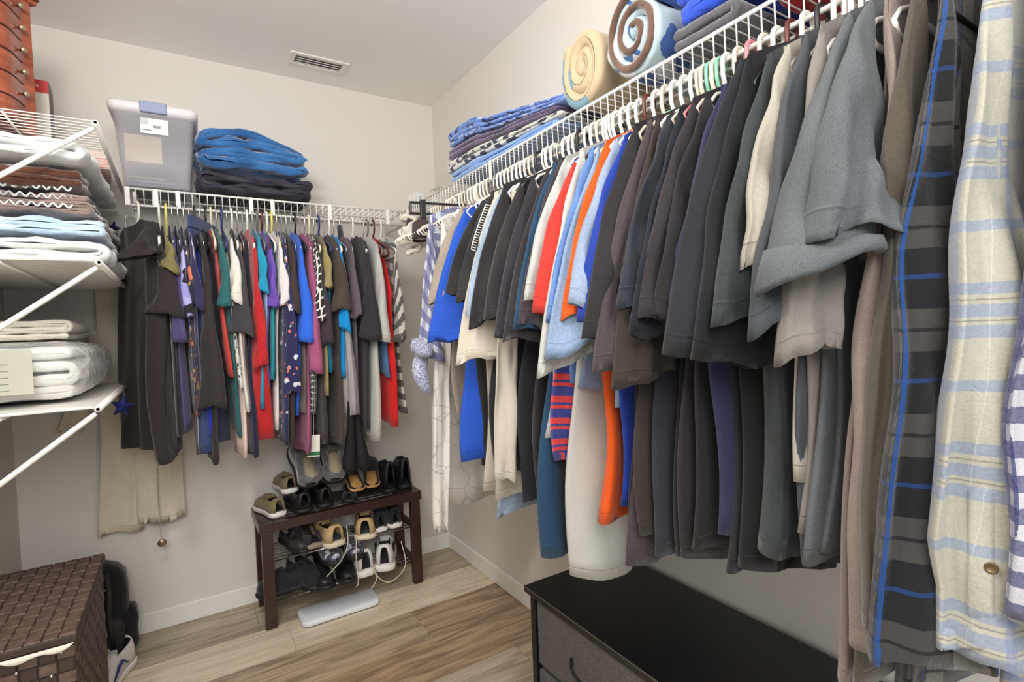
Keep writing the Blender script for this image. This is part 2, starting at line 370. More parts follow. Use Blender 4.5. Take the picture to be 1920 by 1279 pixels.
def sleeve(name, parent, mat, seed, s=-1, W=.21, z0=-.075, drop=.045, arm=.2, zh=-.42, out=.05, wid=.13, alpha=35, kdir=1, tilt=.02, vh=0., T1=.028, amp=.005, bulge=.03, nb=18, na=13, cuff=None, bend=0, zuv=0):
    rs = np.random.RandomState(seed); al = math.radians(alpha); e = np.array([s*math.cos(al), kdir*math.sin(al), 0.])
    A = np.array([s*(W-.006), 0, z0-drop+.004]); Bp = np.array([s*(W-.03), 0, z0-drop-arm]); Hc = np.array([s*(W+out), vh, zh])
    D = Hc+e*wid/2+np.array([0, 0, tilt]); Cn = Hc-e*wid/2-np.array([0, 0, tilt])
    b = np.linspace(0, 1, nb)[:, None]
    K = (A+D)/2+np.array([s*bulge, 0, bulge*.8]); Lp = (1-b)**2*A+2*b*(1-b)*K+b*b*D
    K2 = (Bp+Cn)/2+np.array([-s*.0, 0, 0])+e*.01; Rp = (1-b)**2*Bp+2*b*(1-b)*K2+b*b*Cn
    if bend: sh = np.sin(b*PI)*bend; Lp = Lp+e*sh; Rp = Rp+e*sh
    th = np.linspace(0, 2*PI, 2*na, endpoint=False); c = (1-np.cos(th))/2; sd = np.sin(th)
    ac = Rp-Lp; tg = np.gradient((Lp+Rp)/2, axis=0); nm = np.cross(ac, tg); nm /= np.linalg.norm(nm, axis=1)[:, None]+1e-9
    if nm[-1]@np.array([s*1., -.6, 0]) < 0: nm = -nm
    T = .014+(T1-.014)*b[:, 0]
    V = Lp[:, None, :]+ac[:, None, :]*c[None, :, None]
    off = (np.sign(sd)*np.abs(sd)**.75)[None, :]*T[:, None]/2
    f = fold(c[None, :], b, amp, rs, (1.2, 2.3, 3.3))*np.clip(b*1.5, 0, 1)
    f = f+.45*amp*np.sin(b*13+c[None, :]*6+rs.rand()*6)+.3*amp*np.sin(b*23-c[None, :]*8+rs.rand()*6)
    V = V+nm[:, None, :]*(off+f)[:, :, None]
    V[:, :, 2] += (b**3)*(.007*np.sin(c*5+rs.rand()*6)+.004*np.sin(c*11+rs.rand()*6))[None]
    V = V+nm[:, None, :]*(.006*np.sin(b*(5+4*rs.rand())+rs.rand()*6)*np.sin(b*PI))[:, :, None]
    if cuff: # gathered then a straight band
        k = np.clip((b[:, 0]-.86)/.06, 0, 1)*.22; ctr = V.mean(1, keepdims=True); V = ctr+(V-ctr)*(1-k)[:, None, None]
    V = lip(V, None, .0018, .02); nr = len(V); Ltot = np.linalg.norm(np.diff((Lp+Rp)/2, axis=0), axis=1).sum()
    uvx = np.broadcast_to(np.where(sd < 0, c, 2-c)*wid, (nr, 2*na)); uvy = np.concatenate([np.broadcast_to((1-b)*Ltot, (nb, 2*na)), np.zeros((2, 2*na))])
    if zuv: uvy = V[:, :, 2]-zh
    m = MB().grid(V); return mesh_obj(name, m.v[0], m.f, mat, parent, np.stack([uvx, uvy], -1).reshape(-1, 2))
def strip(name, parent, mat, seed, top, zb, wt, wb, T=.03, amp=.008, alpha=0, shift=(0, 0), nb=24, na=14, T0=.02):
    """a hanging flat leg, skirt or strap: centre top (u,v,z) down to zb"""
    rs = np.random.RandomState(seed); al = math.radians(alpha); e = np.array([math.cos(al), math.sin(al), 0]); nmv = np.array([-math.sin(al), math.cos(al), 0])
    b = np.linspace(0, 1, nb)[:, None]; th = np.linspace(0, 2*PI, 2*na, endpoint=False); c = ((1-np.cos(th))/2)[None]; sd = np.sin(th)[None]
    w = wt+(wb-wt)*np.clip(b*1.4, 0, 1)**.8; z = top[2]+(zb-top[2])*b+.008*np.sin(c*6+seed)*b
    cen = np.array(top[:2])[None, None]+b[:, :, None]*np.array(shift)[None, None]
    xy = cen+((c-.5)*w)[:, :, None]*e[None, None, :2]
    f = np.sign(sd)*np.abs(sd)**.75*(T0+(T-T0)*b)/2+fold(c, b, amp, rs)*np.clip(.2+b, 0, 1)
    xy = xy+f[:, :, None]*nmv[None, None, :2]
    V = lip(np.concatenate([xy, np.broadcast_to(z, f.shape)[:, :, None]], -1), None); nr = len(V)
    uvx = np.broadcast_to(np.where(sd < 0, c, 2-c)*wb, (nr, 2*na)); uvy = np.concatenate([np.broadcast_to((1-b)*(top[2]-zb), (nb, 2*na)), np.zeros((2, 2*na))])
    m = MB().grid(V, capa=True); return mesh_obj(name, m.v[0], m.f, mat, parent, np.stack([uvx, uvy], -1).reshape(-1, 2))

# hangers -------------------------------------------------------------------
HM = {}
def hanger_mesh(kind):
    if kind in HM: return HM[kind]
    r = .0016 if kind == 'wire' else .0043; W = .2; zs = -.086
    m = MB(); hook = list(arc((0, 0, -.0135), .0175, math.radians(-25), math.radians(180), 12))
    hook += [np.array([-.0172, 0, -.04]), np.array([-.012, 0, -.056]), np.array([0, 0, -.066]), np.array([0, 0, zs+.01])]
    hook = [p+np.array([0, 0, .0035-r*0]) for p in hook]
    m.tube(hook, r if kind != 'wire' else .0018, 7)
    body = [(0, 0, zs+.012), (.03, 0, zs), (W-.015, 0, zs-.062), (W, 0, zs-.078), (W-.012, 0, zs-.092), (0, 0, zs-.092), (-W+.012, 0, zs-.092), (-W, 0, zs-.078), (-W+.015, 0, zs-.062), (-.03, 0, zs)]
    m.tube(body, r, 7, closed=True)
    o = m.build('h', WHITE, None, True); me = o.data; bpy.data.objects.remove(o); HM[kind] = me; return me
HC = dict(white=(238, 235, 226), cream=(226, 214, 192), mint=(130, 196, 168), pink=(214, 130, 138), black=(30, 28, 28), brown=(90, 40, 34), grey=(120, 116, 110), wire=(215, 214, 210), lilac=(180, 160, 200), navy=(50, 60, 110), yellow=(224, 218, 120), teal=(110, 190, 180))
HMAT = {}
def add_hanger(color, loc, rz, label, group, sc=1.0):
    kind = 'wire' if color == 'wire' else 'plastic'; key = (kind, color)
    if key not in HMAT:
        me = hanger_mesh(kind).copy(); me.materials.clear(); me.materials.append(plain(HC[color], .35 if kind == 'plastic' else .25, 0 if kind == 'plastic' else .8, name='hanger_finish')); HMAT[key] = me
    o = bpy.data.objects.new('clothes_hanger', HMAT[key]); col.objects.link(o); o.location = loc; o.rotation_euler = (0, 0, rz); o.scale = (sc, sc, sc)
    return tag(o, label, 'hanger', group)

def garment(row, x, rot, kind, name, label, mat, body=None, slv=None, hang='white', hanglabel=None, z0=None, extra=None, seed=None, inner=None):
    """row R: x is the y position on the right rod; row B: x is the x position on the back rod"""
    rz = rot if row == 'R' else PI/2+rot
    loc = (-.291, x, ZR+.005) if row == 'R' else (x, -.297, ZR+.001)
    body = dict(body or {}); slv = dict(slv or {})
    o = torso(name, None, mat, seed, **body); o.location = loc; o.rotation_euler = (0, 0, rz); tag(o, label, kind)
    sb = {k: body[k] for k in ('W', 'z0', 'drop') if k in body}
    if slv is not None and slv.get('zh') is not None:
        kd = 1 if row == 'R' else -1
        far = slv.pop('far', True); sm = slv.pop('mat', mat)
        sleeve('sleeve', o, sm, seed+5, -1, **{'kdir': kd, **sb, **slv})
        if far:
            s2 = dict(slv); s2['alpha'] = 12; s2['out'] = .0; s2['bulge'] = .005; s2['zh'] = max(s2['zh'], -.5) if s2['zh'] > -.8 else s2['zh']; s2['vh'] = 0; s2['wid'] = min(.11, s2.get('wid', .11)); s2['nb'] = 8; s2['na'] = 7
            sleeve('sleeve', o, sm, seed+9, 1, **{'kdir': kd, **sb, **s2})
    if hang: add_hanger(hang, loc, rz, f'{"thin metal" if hang == "wire" else hang} hanger holding the '+(hanglabel or label), 'hangers on the right rod' if row == 'R' else 'hangers on the back rod')
    return o
C = cloth
BLK = C((40, 36, 38), .1); BLK2 = C((34, 32, 36), .1, .3, 240); PLUM = C((58, 50, 54), .12); CHAR = C((66, 62, 64), .14); SLATE = C((58, 64, 76), .15)
HGREY = C((80, 84, 87), .2, .12, 600); HG2 = C((60, 64, 68), .2, .12, 600); WHT = C((218, 215, 208), .04); CREAM = C((190, 182, 168), .05)
TAUPE = C((140, 126, 116), .1, .7, 300); DGREEN = C((66, 74, 78), .2, .5, 400)
QUILT = floral('quilt', (206, 202, 196), [], vein=((170, 165, 160), 13, 1, .012))
DPLAID = plaid('dplaid', (17, 18, 22), [(1, .111, [(.0, .046)], (66, 63, 61), .65), (0, .105, [(.055, .03)], (150, 148, 140), .4), (1, .111, [(.021, .004)], (16, 17, 20), .9), (0, .105, [(.0455, .0045)], (20, 66, 128), .75), (1, .111, [(.078, .005)], (20, 60, 118), .5)], wob=.001)
CPLAID = plaid('cplaid', (158, 156, 142), [(1, .161, [(.0, .013), (.021, .013), (.044, .012)], (122, 134, 152), .85), (1, .161, [(.0165, .0015), (.038, .0015)], (100, 100, 98), .7), (1, .161, [(.108, .011)], (124, 136, 152), .85), (0, .078, [(.0, .013)], (112, 126, 160), .5), (0, .078, [(.04, .001)], (190, 192, 190), .3)], wob=.001)
NGING = plaid('nging', (170, 170, 176), [(0, .03, [(.0, .015)], (30, 36, 90), .9), (1, .03, [(0, .015)], (30, 36, 90), .8)])
BWPLAID = plaid('bwplaid', (186, 192, 204), [(1, .05, [(0, .026)], (84, 84, 132), .8), (0, .042, [(0, .024)], (92, 92, 138), .6)])
BUFF = plaid('buff', (200, 198, 190), [(1, .06, [(0, .03)], (20, 20, 20), .85), (0, .06, [(0, .03)], (60, 60, 60), .5)])
REDBLUE = plaid('redblue', (206, 52, 48), [(1, .05, [(0, .022), (.03, .006)], (40, 50, 130), 1)])
LAV = floral('lav', (26, 24, 34), [(172, 170, 220), (150, 150, 214)], 17, thr=.5)
NAVF = floral('navf', (30, 34, 62), [(222, 120, 90), (206, 168, 90), (200, 200, 214)], 20, thr=.27)
LATT = floral('latt', (38, 34, 38), [], vein=((232, 230, 226), 42, .35, .11))
WBP = floral('wbp', (228, 226, 220), [(60, 60, 70)], 45, thr=.4)
DENIM = C((58, 70, 110), .2, .2, 500); LDEN = C((140, 156, 176), .12, .3, 400); TEXRED = C((182, 36, 40), .12, .3, 120)
STR = plaid('paste', (196, 188, 186), [(0, .05, [(0, .02)], (142, 138, 150), .8)])
def rl(i, n): return i
def CR(c, *a): return C(tuple(int(x*.83) for x in c), *a)
RROW = [
 # short, where, kind, mat, (sleeve px, py), (body px, py), opts
 ('white quilted marble-print coat', 'hung farthest along the right rod', 'coat', QUILT, (806, 1000), (772, 912), dict(long=1, wid=.05, T=.045, Tb=.15, W=.2, alpha=20, hang=None)),
 ('taupe grey blouse', 'between the white coat and the blue polo', 'shirt', CR((176, 164, 150), .1), (832, 560), (850, 800), {}),
 ('royal blue short-sleeved shirt', 'beside the white quilted coat', 'shirt', CR((44, 96, 216), .05, .1), (826, 640), (868, 856), dict(wid=.15, T=.035, vb=.0, Tb=.075)),
 ('black short-sleeved shirt', 'just right of the royal blue shirt', 'shirt', CR((46, 44, 42), .1), (862, 560), (872, 866), {}),
 ('black tee with white sleeve lettering', 'beside the cream tee', 't-shirt', BLK, (884, 575), (884, 850), dict(letter=1)),
 ('ivory white tee', 'with its sleeve hanging by the black lettered tee', 't-shirt', CREAM, (886, 678), (908, 920), dict(wid=.15, T=.04)),
 ('pale blue denim shirt', 'with hem showing below the ivory tee', 'shirt', LDEN, (905, 600), (894, 946), dict(long=0)),
 ('small black tee', 'right of the ivory tee', 't-shirt', BLK2, (915, 598), (925, 880), {}),
 ('cream long-sleeved top', 'whose cuff dangles below black tees', 'top', CR((216, 208, 192), .05), (915, 900), (940, 932), dict(long=1, wid=.06, alpha=20)),
 ('black tee with curled sleeve', 'third black tee from the ivory one', 't-shirt', BLK, (932, 608), (946, 878), {}),
 ('charcoal tee with navy piping', 'hung among the far black tees', 't-shirt', CR((50, 48, 56), .1), (955, 636), (952, 936), dict(T=.04)),
 ('faded black tee', 'left of the red tee, with a wide folded body', 't-shirt', CR((52, 47, 50), .12), (985, 646), (1005, 945), dict(wid=.14, Tb=.06)),
 ('teal blue hospital-style top', 'with rounded hem below the black tees', 'top', CR((36, 74, 108), .08), (1002, 620), (1016, 1046), dict(Tb=.06)),
 ('black heathered tee', 'directly beside the red tee', 't-shirt', PLUM, (1008, 628), (1030, 905), {}),
 ('grey-white tee', 'on the left side of the red tee', 't-shirt', CR((206, 208, 204), .06), (1022, 560), (1040, 820), {}),
 ('bright red tee', 'on the right rod', 't-shirt', CR((224, 58, 48), .08), (1026, 592), (1046, 872), dict(bmat=REDBLUE, T=.036)),
 ('white long-hemmed tee', 'hanging lowest, right of the red tee', 't-shirt', CR((214, 214, 208), .04), (1050, 690), (1074, 1086), dict(Tb=.06, wid=.13)),
 ('cornflower blue tee', 'between the red and orange tees', 't-shirt', CR((104, 142, 206), .12), (1052, 600), (1072, 720), {}),
 ('faded denim-blue shirt', 'with layered rolled sleeves', 'shirt', CR((148, 172, 204), .12), (1078, 655), (1092, 740), dict(wid=.16, T=.06)),
 ('bright orange tee', 'on the right rod', 't-shirt', CR((246, 96, 24), .06), (1108, 600), (1126, 974), dict(Tb=.08)),
 ('light heather blue tee', 'right of the orange tee', 't-shirt', CR((158, 176, 206), .1), (1122, 590), (1150, 760), {}),
 ('royal blue sports tee', 'peeking out right of the orange tee', 't-shirt', CR((36, 64, 168), .06, .1), (1134, 600), (1166, 948), {}),
 ('black cotton tee', 'just right of the blue and orange tees', 't-shirt', CR((42, 37, 40), .1), (1120, 655), (1180, 1000), dict(wid=.14)),
 ('charcoal brown tee', 'with wide cuffed sleeve, mid right rod', 't-shirt', CR((74, 64, 68), .14), (1150, 690), (1198, 1050), dict(wid=.15, T=.05)),
 ('dark brown tee', 'with sleeve tip lowest in the middle', 't-shirt', CR((60, 51, 46), .12), (1190, 722), (1222, 1012), dict(wid=.11, T=.04)),
 ('slate blue-black tee', 'with a pale stitched sleeve hem', 't-shirt', CR((48, 53, 62), .12), (1195, 566), (1250, 1040), {}),
 ('dark navy tee', 'with short sleeve behind the plum one', 't-shirt', CR((28, 32, 44), .1), (1216, 628), (1262, 1046), {}),
 ('plum black tee', 'with a squared folded sleeve', 't-shirt', CR((46, 40, 44), .12), (1236, 602), (1284, 1060), dict(wid=.13, T=.04)),
 ('soft black tee', 'right of the plum black tee', 't-shirt', CR((36, 33, 36), .1), (1272, 626), (1318, 1050), {}),
 ('indigo purple tee', 'barely showing behind the slate sleeve', 't-shirt', CR((48, 50, 84), .1), (1310, 600), (1352, 1020), {}),
 ('washed navy tee', 'with the widest sleeve in the middle', 't-shirt', CR((34, 37, 44), .12), (1336, 660), (1372, 1070), dict(wid=.17, T=.05, alpha=42)),
 ('deep black tee', 'on the black hanger, right of the washed navy tee', 't-shirt', CR((18, 18, 21), .08), (1395, 690), (1404, 1086), dict(hang='black', Tb=.06, wid=.13)),
 ('dark grey-green sweatshirt', 'with rolled bottom hem', 'sweatshirt', CR((50, 57, 60), .2, .2, 400), (1450, 600), (1470, 1040), dict(Tb=.085, wid=.12, T=.04)),
 ('bone white tee', 'whose sleeve pokes out under grey sleeves', 't-shirt', CR((184, 178, 164), .06, .2), (1416, 508), (1500, 900), dict(wid=.07, alpha=30)),
 ('dark heather tee', 'under the big heather grey tee', 't-shirt', HG2, (1480, 610), (1512, 1090), dict(wid=.1, T=.05)),
 ('stone grey tee', 'with a pale sleeve hanging below the heather ones', 't-shirt', CR((142, 136, 130), .06, .2), (1515, 672), (1530, 1000), dict(wid=.075, T=.055)),
 ('heather grey tee with flipped cuff', 'in front of the stone grey tee', 't-shirt', HGREY, (1448, 520), (1530, 1060), dict(wid=.15, T=.1, alpha=38, hang='mint', flip=1)),
 ('smooth heather grey tee', 'just left of the taupe pullovers', 't-shirt', HGREY, (1572, 460), (1550, 1020), dict(wid=.11, T=.09, alpha=40)),
 ('pinkish taupe pullover', 'hanging straight with a long sleeve', 'sweater', CR((146, 131, 124), .1, .3, 320), (1568, 1214), (1600, 1300), dict(long=1, wid=.05, T=.035, alpha=30)),
 ('olive taupe pullover', 'beside the dark flannel shirt', 'sweater', CR((84, 77, 66), .1, .3, 320), (1625, 1195), (1640, 1300), dict(long=1, wid=.09, T=.04, alpha=40)),
 ('black flannel shirt with blue checks', 'hung by its collar', 'shirt', DPLAID, (1705, 1250), (1690, 1330), dict(long=1, wid=.13, T=.05, alpha=40, hang='black')),
 ('cream flannel shirt with pale blue plaid', 'nearest but one on the rod', 'shirt', CPLAID, (1835, 1262), (1900, 1320), dict(long=1, wid=.115, T=.055, alpha=55, hang='cream', cuff=1, button=1)),
 ('navy gingham shirt', 'at the near end of the row', 'shirt', NGING, (1990, 1200), (2030, 1300), dict(long=1, wid=.09, alpha=40)),
]
ys = []
for r in RROW:
    q = P(0, -.578, *r[4]); ys.append([q[1], q[2]])
ysx = [a[0] for a in ys]
for it in range(300):
    for i in range(1, len(ysx)):
        d = ysx[i-1]-ysx[i]
        if d < .0255: ysx[i] -= (.0255-d)/2; ysx[i-1] += (.0255-d)/2
R_HANG = ['white', 'white', 'white', 'black', 'white', 'white', 'wire', 'white', 'white', 'black', 'white', 'white', 'white', 'white', 'white', 'white', 'brown', 'white', 'cream', 'white', 'white', 'white', 'cream', 'cream', 'white', 'cream', 'pink', 'cream', 'white', 'brown', 'white']
from mathutils.bvhtree import BVHTree
def sleeve_probe(g):
    sl = [c_ for c_ in g.children if c_.name.startswith('sleeve')][0]; L_ = Vector(g.location)
    bv = BVHTree.FromPolygons([v_.co+L_ for v_ in sl.data.vertices], [list(p_.vertices) for p_ in sl.data.polygons])
    def probe(px, py, lift):
        d = Vector(P(0, -.5, px, py)-CAMP).normalized(); h = bv.ray_cast(Vector(CAMP), d)
        if h[0] is None: return None
        n_ = h[1] if h[1].dot(d) < 0 else -h[1]; return h[0]+n_*lift-L_, n_
    return probe
for i, (short, where, kind, mat, sp, bp, op) in enumerate(RROW):
    y = ysx[i]; zs = ys[i][1]-ZR; qb = P(0, -.49, *bp); zb = qb[2]-ZR; qv = P(0, -.49, *bp); long = op.get('long', 0)
    rs = random.Random(i*7+3)
    W = op.get('W', .205+.008*rs.random())
    body = dict(W=W, L=-zb, z0=-.092 if i < 30 else -.07, drop=.05+.02*rs.random(), Wh=.205+.025*rs.random(), T1=op.get('Tb', .04), amp=.007 if not op.get('Tb') else .012, vb=max(-.085, min(.085 if op.get('Tb', 0) < .1 else .13, qv[1]-y)), collar=op.get('bmat', mat), hemtilt=.02*rs.random(), seed=None)
    body.pop('seed'); body['cen'] = -.0
    slv = dict(zh=zs, out=.052 if not long else .05, wid=op.get('wid', .12), alpha=op.get('alpha', 34), T1=op.get('T', .03), arm=.2 if not long else .22, tilt=.02-.05*rs.random() if not long else 0, amp=.0075 if not long else .009, bulge=.03, mat=mat, nb=20 if not long else 34, zuv=long)
    if op.get('cuff'): slv['cuff'] = True
    if i < 12: slv['na'] = 9; body['na'] = 16; body['nb'] = 18
    bm = op.get('bmat', mat)
    if i > 36: body['na'] = 34; body['nb'] = 40; slv['na'] = 20; slv['nb'] = 50 if long else 30
    if 'vb' in op: body['vb'] = op['vb']
    hang = op.get('hang', R_HANG[i] if i < len(R_HANG) else 'white')
    g = garment('R', y, 0, kind, {'t-shirt': 'tee_shirt'}.get(kind, kind), f'{short} {where}', bm, body, slv, hang, short, seed=100+i*3)
    if op.get('flip'):
        sl = g.children[0] if g.children[0].name.startswith('sleeve') else [c_ for c_ in g.children if c_.name.startswith('sleeve')][0]
        na2 = 2*slv['na'] if 'na' in slv else 26; vs = np.array([v_.co[:] for v_ in sl.data.vertices]); nr_ = len(vs)//na2; V_ = vs.reshape(nr_, na2, 3)
        ring = V_[nr_-3]; up = V_[nr_-6]-ring; half = list(range(0, na2//2+1)) if ring[:na2//2, 1].mean() < ring[na2//2:, 1].mean() else list(range(na2//2, na2))+[0]
        c_ = ring.mean(0); rows_f = []
        for f_, o_ in ((0, 0), (-.12, .006), (.1, .012), (.6, .011), (1.0, .008), (1.0, .003)):
            q_ = ring[half]; out_ = q_-c_; out_ /= np.linalg.norm(out_, axis=1)[:, None]; rows_f.append(q_+up[half]*f_*.9*np.linspace(1, .25, len(half))[:, None]+out_*o_)
        MB().grid(np.array(rows_f), wrap=False).build('flipped_cuff', mat, g, True)
    if op.get('letter'):
        pr = sleeve_probe(g); rail = []; m = MB()
        for t in np.linspace(0, 1, 19):
            h = pr(884+27*t**1.25, 468-84*t, .0012); h2 = pr(892+27*t**1.25, 470-84*t, .0012)
            if h: rail.append(tuple(h[0]))
            if h and h2: m.tube([tuple(h[0]), tuple(h2[0])], .0011, 5)
        if len(rail) > 3: m.tube(rail, .0014, 5)
        if m.v: tag(m.build('white_lettering', WHT, g, True), 'white comb-like lettering down the shoulder', kind='stuff')
    if op.get('button'):
        on_sleeve = sleeve_probe(g)
        h = on_sleeve(1858, 1064, .002)
        if h:
            m = MB(); m.grid(np.array([[(rr*math.cos(t), rr*math.sin(t), zz) for t in np.linspace(0, 2*PI, 14, endpoint=False)] for rr, zz in ((.0, .0015), (.0035, .0015), (.0045, .0025), (.0055, .002), (.0055, -.001), (0, -.001))]))
            bo = m.build('cuff_button', plain((100, 84, 56), .4, .6), g, True); bo.location = h[0]; bo.rotation_euler = h[1].to_track_quat('Z', 'Y').to_euler()
        for nm_, x0_, x1_, y0_, y1_, lf in (('placket', 1812, 1866, 905, 1165, .003), ('cuff', 1760, 1850, 1176, 1218, .004)):
            V_, F_, U_ = [], [], []; R_, Q_ = 14, 9
            for a_ in range(R_):
                for b_ in range(Q_):
                    edge = 0 if 0 < a_ < R_-1 and 0 < b_ < Q_-1 else 1
                    tp = 10*abs(b_-4)/4 if (a_ == 0 and nm_ == 'placket') else 0
                    h = on_sleeve(x0_+(x1_-x0_)*b_/(Q_-1), y0_+(y1_-y0_)*a_/(R_-1)+tp, -.001 if edge else lf)
                    V_.append(tuple(h[0]) if h else None)
            F_ = [(a_*Q_+b_, a_*Q_+b_+1, (a_+1)*Q_+b_+1, (a_+1)*Q_+b_) for a_ in range(R_-1) for b_ in range(Q_-1)]
            F_ = [f_ for f_ in F_ if all(V_[k_] for k_ in f_)]
            if F_: V_ = [v_ or (0, 0, -.5) for v_ in V_]; mesh_obj(nm_, V_, F_, mat, g, [(v_[0]+v_[1]*1.3, v_[2]-zs) for v_ in V_])
# empty or hidden-garment hangers that crowd the rod between the shirts
k = 0
for y in np.arange(-.62, -2.34, -.0235):
    if min(abs(y-a) for a in ysx) < .0095: continue
    k += 1; cname = ['white', 'white', 'cream', 'white', 'white', 'cream', 'wire', 'white'][k % 8]
    if -1.98 > y > -2.06: cname = 'mint'
    ho = add_hanger(cname, (-.291, float(y), ZR+.005), 0, f'empty {cname if cname != "wire" else "thin metal"} hanger squeezed between shirts on the right rod', f'empty {cname} hangers on the right rod', .9)
    ho.rotation_euler.z = .0

BROW = [
 # short, where, kind, mat, sleeve px,py ; body px,py ; opts
 ('black short-sleeved jersey top', 'second on the back rod, beside the draped dress', 'top', C((48, 42, 42), .1), (306, 590), (325, 850), dict(wid=.14, alpha=60, T=.04)),
 ('olive blouse with rolled cuffs', 'near the left end of the back rod', 'blouse', C((120, 112, 70), .1), (340, 500), (338, 820), dict(wid=.075, alpha=50, T=.045, bmat=BLK2)),
 ('dusty purple tee', 'behind the lavender print sleeve', 't-shirt', C((78, 68, 108), .1), (338, 640), (350, 800), dict(wid=.06)),
 ('lavender and black printed blouse', 'beside the navy striped tee', 'blouse', LAV, (360, 590), (362, 640), dict(wid=.07, hang='wire')),
 ('navy dress with orange and gold flowers', 'under the lavender print', 'dress', NAVF, (372, 560), (370, 780), dict(wid=.05)),
 ('navy tee with white sleeve stripe', 'left of the long black tunic', 't-shirt', plaid('navst', (52, 48, 86), [(0, .09, [(.05, .012)], (230, 228, 235), 1)]), (382, 570), (380, 850), dict(wid=.07)),
 ('royal blue tank', 'whose blue hem shows at the bottom', 'top', C((36, 56, 180), .05), (394, 520), (398, 815), dict(wid=.04)),
 ('long black tunic with wide sleeve', 'in front of the jeans', 'tunic', C((50, 45, 44), .1), (410, 765), (402, 858), dict(wid=.11, alpha=50, T=.05, long=1)),
 ('JEANS',),
 ('coral red blouse', 'as a thin edge beside the jeans', 'blouse', C((206, 70, 60), .08), (437, 520), (436, 700), dict(wid=.035)),
 ('dark teal tee', 'right of the jeans', 't-shirt', C((44, 100, 104), .1), (442, 573), (450, 810), dict(wid=.055, T=.03)),
 ('black and white speckled top', 'behind the white sleeve', 'top', WBP, (450, 500), (452, 720), dict(wid=.03)),
 ('white tee', 'left of the red textured dress', 't-shirt', WHT, (463, 566), (466, 770), dict(wid=.055, T=.03)),
 ('charcoal tee', 'left of the red textured dress', 't-shirt', C((66, 62, 66), .12), (462, 626), (474, 850), dict(wid=.1, T=.035)),
 ('pale peach camisole', 'hanging as a narrow strip', 'top', C((226, 200, 188), .05), (462, 640), (457, 856), dict(wid=.03)),
 ('navy blue skirt-length top', 'between peach strip and red dress', 'top', C((34, 38, 70), .08), (474, 650), (477, 860), dict(wid=.04)),
 ('red textured dress', 'with pointed hem on the back rod', 'dress', TEXRED, (484, 690), (500, 824), dict(wid=.06, Tb=.1, alpha=60)),
 ('turquoise tee', 'right of the red dress neckline', 't-shirt', C((36, 146, 180), .08), (488, 545), (490, 760), dict(wid=.055)),
 ('pale blue slip', 'beside the purple blouse', 'top', C((160, 180, 214), .06), (496, 505), (500, 700), dict(wid=.03)),
 ('violet purple blouse', 'left of the long white top', 'blouse', C((110, 80, 176), .08), (505, 575), (504, 720), dict(wid=.05)),
 ('jade teal tee', 'left of the long white top', 't-shirt', C((28, 140, 150), .08), (508, 520), (512, 700), dict(wid=.04)),
 ('long white draped top', 'left of the navy floral dress', 'top', C((226, 220, 218), .04), (522, 570), (522, 796), dict(wid=.05)),
 ('navy blue floral dress', 'with small white and orange blossoms', 'dress', floral('navf2', (34, 36, 84), [(216, 216, 230), (224, 120, 100)], 24, thr=.24), (532, 740), (534, 820), dict(wid=.07, long=1)),
 ('dark brown tee', 'left of the bright blue blouse', 't-shirt', C((62, 52, 48), .1), (541, 586), (545, 835), dict(wid=.055)),
 ('olive brown camisole', 'thin edge left of the bright blue blouse', 'top', C((128, 110, 76), .08), (546, 530), (548, 700), dict(wid=.03)),
 ('bright blue blouse', 'between brown tee and lattice print', 'blouse', C((48, 104, 220), .06), (562, 640), (560, 772), dict(wid=.075, T=.04)),
 ('mushroom grey tee', 'right of the bright blue blouse', 't-shirt', C((130, 116, 108), .1), (566, 560), (572, 770), dict(wid=.04)),
 ('mauve pink gathered top', 'with puffed sleeve low down', 'top', C((160, 84, 122), .1), (570, 700), (570, 850), dict(wid=.055, T=.05)),
 ('black and white lattice print top', 'in the middle of the back rod', 'top', LATT, (585, 604), (586, 780), dict(wid=.06, T=.035)),
 ('dark plum tee', 'right of the lattice print', 't-shirt', C((62, 52, 58), .1), (614, 645), (612, 832), dict(wid=.075)),
 ('khaki long top', 'with pale hem showing among black clothes', 'top', C((150, 136, 92), .08), (612, 535), (612, 732), dict(wid=.045)),
 ('teal blue camisole', 'right of the khaki top', 'top', C((24, 130, 166), .06), (626, 500), (622, 700), dict(wid=.03)),
 ('brown black tee', 'with wide sleeve over a cyan lining', 't-shirt', C((72, 62, 56), .12), (644, 582), (640, 834), dict(wid=.1, T=.05)),
 ('cyan blue tee', 'whose sleeve tip shows below the brown one', 't-shirt', C((18, 142, 214), .05), (650, 618), (648, 700), dict(wid=.05)),
 ('grey and blush striped tunic', 'below the cyan sleeve tip', 'tunic', STR, (660, 600), (662, 778), dict(wid=.035, Tb=.06)),
 ('dusty mauve tee', 'left of the big black tee', 't-shirt', C((98, 86, 98), .1), (672, 595), (676, 780), dict(wid=.06)),
 ('big black tee', 'left of the light grey knit', 't-shirt', C((50, 46, 50), .1), (700, 636), (694, 800), dict(wid=.1, T=.05)),
 ('light grey knit top', 'with long uneven hem', 'top', C((184, 182, 178), .12, .5, 300), (722, 640), (712, 828), dict(wid=.08, T=.05, Tb=.06)),
 ('denim blue camisole', 'left of the red long top', 'top', C((70, 110, 150), .1), (726, 560), (726, 700), dict(wid=.03)),
 ('scarlet red long top', 'near the right end of the back rod', 'top', C((212, 36, 36), .06), (742, 640), (742, 790), dict(wid=.04, Tb=.05)),
 ('black and grey buffalo check shirt', 'right of the scarlet top', 'shirt', BUFF, (756, 640), (762, 770), dict(wid=.06)),
]
xs = []
for r in BROW:
    if r[0] == 'JEANS': xs.append([P(1, -.5, 424, 600)[0], 0]); continue
    q = P(1, -.53, *r[4]); xs.append([q[0], q[2]])
xx = [a[0] for a in xs]
